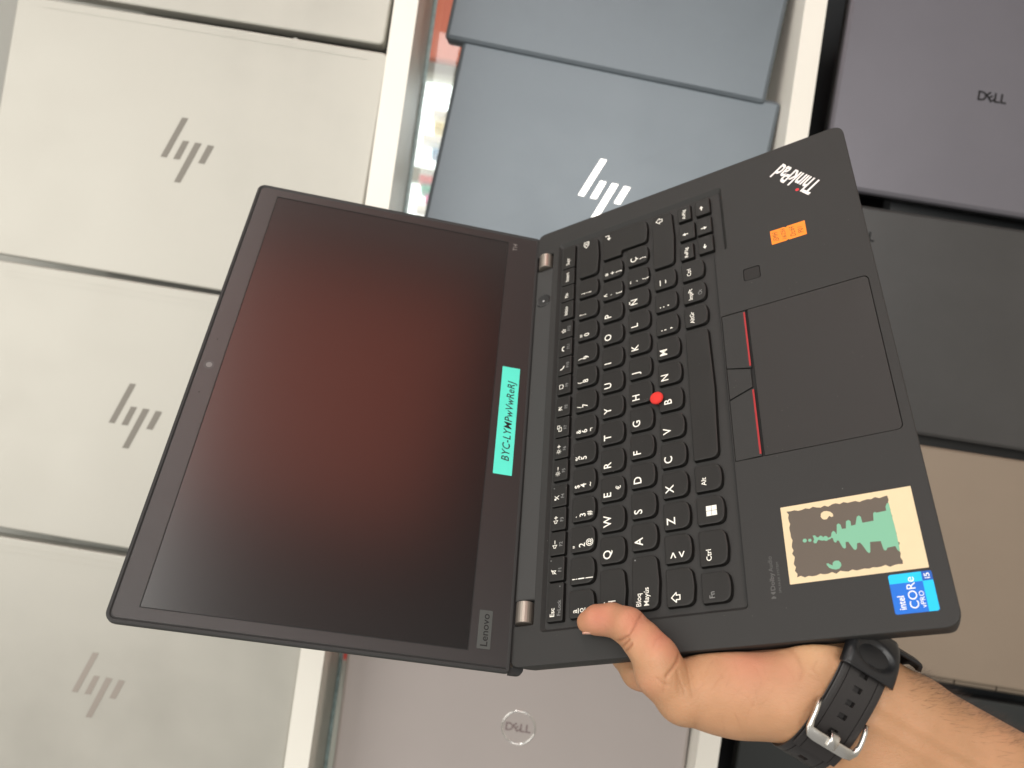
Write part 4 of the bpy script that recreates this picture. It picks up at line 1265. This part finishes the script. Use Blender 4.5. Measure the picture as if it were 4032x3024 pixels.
def band(a0, a1, cols, holes, off, da=0.9, groove=()):
    """strap sheet along the arc with square-cut slots; thickness by Solidify"""
    rows = [a0]
    cuts = sorted([h - 1.25 for h in holes] + [h + 1.25 for h in holes])
    a = a0
    grid = list(np.arange(a0, a1, da)) + [a1] + cuts
    grid = sorted(grid)
    rows = [grid[0]]
    for g in grid[1:]:
        if g - rows[-1] > 0.25 or g in cuts:
            if g in cuts and g - rows[-1] < 0.25 and len(rows) > 1: rows[-1] = g
            else: rows.append(g)
    V, F = [], []
    for r in rows:
        th = th_of(r)
        for c in cols:
            o = off - (0.55 if any(abs(abs(c) - g) < 0.2 for g in groove) else 0.0) - 0.5 * max(0, abs(c) - 10.4)
            V.append(wp(th, c, o))
    nc = len(cols)
    for i in range(len(rows) - 1):
        mid = (rows[i] + rows[i + 1]) / 2
        for j in range(nc - 1):
            cm = (cols[j] + cols[j + 1]) / 2
            if abs(cm) < 2.1 and any(abs(mid - h) < 1.25 for h in holes):
                continue
            F.append((i * nc + j, i * nc + j + 1, (i + 1) * nc + j + 1, (i + 1) * nc + j))
    return V, F
COLS = [-11.0, -10.6, -9.0, -7.7, -7.4, -7.1, -6.0, -4.0, -2.1, 0.0, 2.1, 4.0, 6.0, 7.1, 7.4, 7.7, 9.0, 10.6, 11.0]
def solid(o, t, off=1.0, bev=0.0):
    s = o.modifiers.new('thickness', 'SOLIDIFY'); s.thickness = t * MM; s.offset = off
    if bev:
        b = o.modifiers.new('edge', 'BEVEL'); b.width = bev * MM; b.segments = 2; b.limit_method = 'ANGLE'; b.angle_limit = R(50)
# strap layer under the buckle goes all the way round; the outer tail lies on it
o = obj('strap', band(a_of(55), a_of(198), COLS, [a_of(150) + 6.6 * k for k in range(3)], 0.7, groove=(7.4,)), RUB, watch)
solid(o, 2.4, 1.0, 0.25)
o = obj('strap', band(a_of(-170), a_of(54.8), COLS, [], 0.7, groove=(7.4,)), RUB, watch)
solid(o, 2.4, 1.0, 0.25)
aB = float(arc[int(np.argmin(np.abs(pts[:, 0] + 11.5) + 1e3 * (TH < R(91))))])
hole_a = [aB - 9.6 - 6.6 * k for k in range(4)] + [aB - 1.8]
o = obj('strap_tail', band(a_of(24), a_of(131), COLS, hole_a, 3.3, groove=(7.4,)), RUB, watch)
solid(o, 2.2, 1.0, 0.25)
# inner loop seen through the slots
# keeper with an oval recess
def keeper(t0, t1, s0, s1, off, oval):
    V, F = [], []
    NA, NS = 30, 26
    for i in range(NA + 1):
        a = a_of(t0) + (a_of(t1) - a_of(t0)) * i / NA
        for j in range(NS + 1):
            s = s0 + (s1 - s0) * j / NS
            edge = max(0.0, abs(2 * j / NS - 1) - 0.82) / 0.18
            lipe = max(0.0, abs(2 * i / NA - 1) - 0.9) / 0.1
            o = off - 2.6 * edge ** 3 + 0.35 * lipe
            if oval:
                ee = ((i / NA - 0.56) / 0.27) ** 2 + ((j / NS - 0.5) / 0.38) ** 2
                o -= 1.7 * (1 / (1 + math.exp((ee - 1) * 14)))
                o += 0.25 * math.exp(-((ee - 1.15) / 0.18) ** 2)
            V.append(wp(th_of(a), s, o))
    for i in range(NA):
        for j in range(NS):
            k = i * (NS + 1) + j
            F.append((k, k + 1, k + NS + 2, k + NS + 1))
    return V, F
o = obj('strap_keeper', keeper(14, 61, -12.6, 12.6, 6.0, True), RUBL, watch, smooth=True)
solid(o, 1.5, -1.0)
o = obj('strap_keeper', keeper(-40, 14, 14.0, 28.0, 2.6, False), RUBL, watch, smooth=True)
solid(o, 1.8, -1.0)
# steel buckle: a bent rounded-rectangle frame, open on the side of the strap's slots
def tube_path(P, half_w, half_h, sq=5):
    """rounded bar along points P = [(pos, side, up)]"""
    V, F = [], []
    n = 12
    for (p, s, u) in P:
        for i in range(n):
            a = 2 * math.pi * i / n
            c, d = math.cos(a), math.sin(a)
            e = 0.55
            V.append(p + s * half_w * math.copysign(abs(c) ** e, c) + u * half_h * math.copysign(abs(d) ** e, d))
    for k in range(len(P) - 1):
        for i in range(n):
            j = (i + 1) % n
            F.append((k * n + i, k * n + j, (k + 1) * n + j, (k + 1) * n + i))
    F += [tuple(reversed(range(n))), tuple(range((len(P) - 1) * n, len(P) * n))]
    return V, F
def frame_at(a, s, off, widen=0):
    th = th_of(a)
    return wp(th, s, off)
HWB = 12.4
path = []
seq = [(-11.5, -HWB + 0.3, 2.2), (-8.5, -HWB, 3.6), (-5.5, -HWB, 5.0), (-2.5, -HWB, 6.0), (0.4, -HWB + 0.6, 6.7), (1.9, -HWB + 2.6, 7.0)]
seq += [(2.2, s, 7.2) for s in np.linspace(-HWB + 5, HWB - 5, 7)]
seq += [(1.9, HWB - 2.6, 7.0), (0.4, HWB - 0.6, 6.7), (-2.5, HWB, 6.0), (-5.5, HWB, 5.0), (-8.5, HWB, 3.6), (-11.5, HWB - 0.3, 2.2)]
P3 = [frame_at(aB + a, s, off) for a, s, off in seq]
P3 = np.array(P3)
tg = np.gradient(P3, axis=0); tg /= np.linalg.norm(tg, axis=1, keepdims=True)
PP = []
for i, (a, s, off) in enumerate(seq):
    th = th_of(aB + a)
    up = wp(th, s, 1.0) - wp(th, s, 0.0); up /= np.linalg.norm(up)
    if abs(s) < HWB - 1.5: up = up + (to_world(WC + nv) - wo) / MM * 1.3
    up = up - tg[i] * (up @ tg[i]); up /= np.linalg.norm(up)
    sd = np.cross(tg[i], up)
    broad = 2.8 if abs(s) < HWB - 1.5 else (1.5 if abs(s) < HWB - 0.4 else 1.0)
    PP.append((P3[i], sd * broad * MM, up * 1.1 * MM))
V, F = tube_path(PP, 1.0, 1.0)
obj('buckle', (V, F), STEEL, watch, smooth=True)
# prong from the first slot over the buckle bar
pr = []
for a, off in ((-2.6, 5.6), (-1.9, 7.4), (-0.4, 8.6), (1.2, 8.9), (2.8, 8.9), (3.4, 8.6)):
    th = th_of(aB + a)
    p = wp(th, 0.0, off); up = wp(th, 0.0, off + 1) - p; up /= np.linalg.norm(up)
    pr.append((p, to_world(WC + ax) - wo, up * MM))
V, F = tube_path([(p, s / np.linalg.norm(s) * 2.3 * MM, u * 0.6) for p, s, u in pr], 1.0, 1.0)
obj('buckle_prong', (V, F), STEEL, watch, smooth=True)
# the watch case on the back of the wrist
cc = WC - nv * 33.0 + ax * 6.0
V, F = [], []
for (r, h) in ((17.5, 4.0), (21.0, 3.0), (22.0, 0.0), (21.0, -4.5), (18.0, -5.8)):
    for i in range(36):
        a = 2 * math.pi * i / 36
        V.append(to_world(cc + ax * r * math.cos(a) + wv * r * math.sin(a) + nv * h) - wo)
for k in range(4):
    for i in range(36):
        j = (i + 1) % 36
        F.append((k * 36 + i, k * 36 + j, (k + 1) * 36 + j, (k + 1) * 36 + i))
F += [tuple(range(36)), tuple(reversed(range(144, 180)))]
obj('watch_case', (V, F), RUBL, watch)
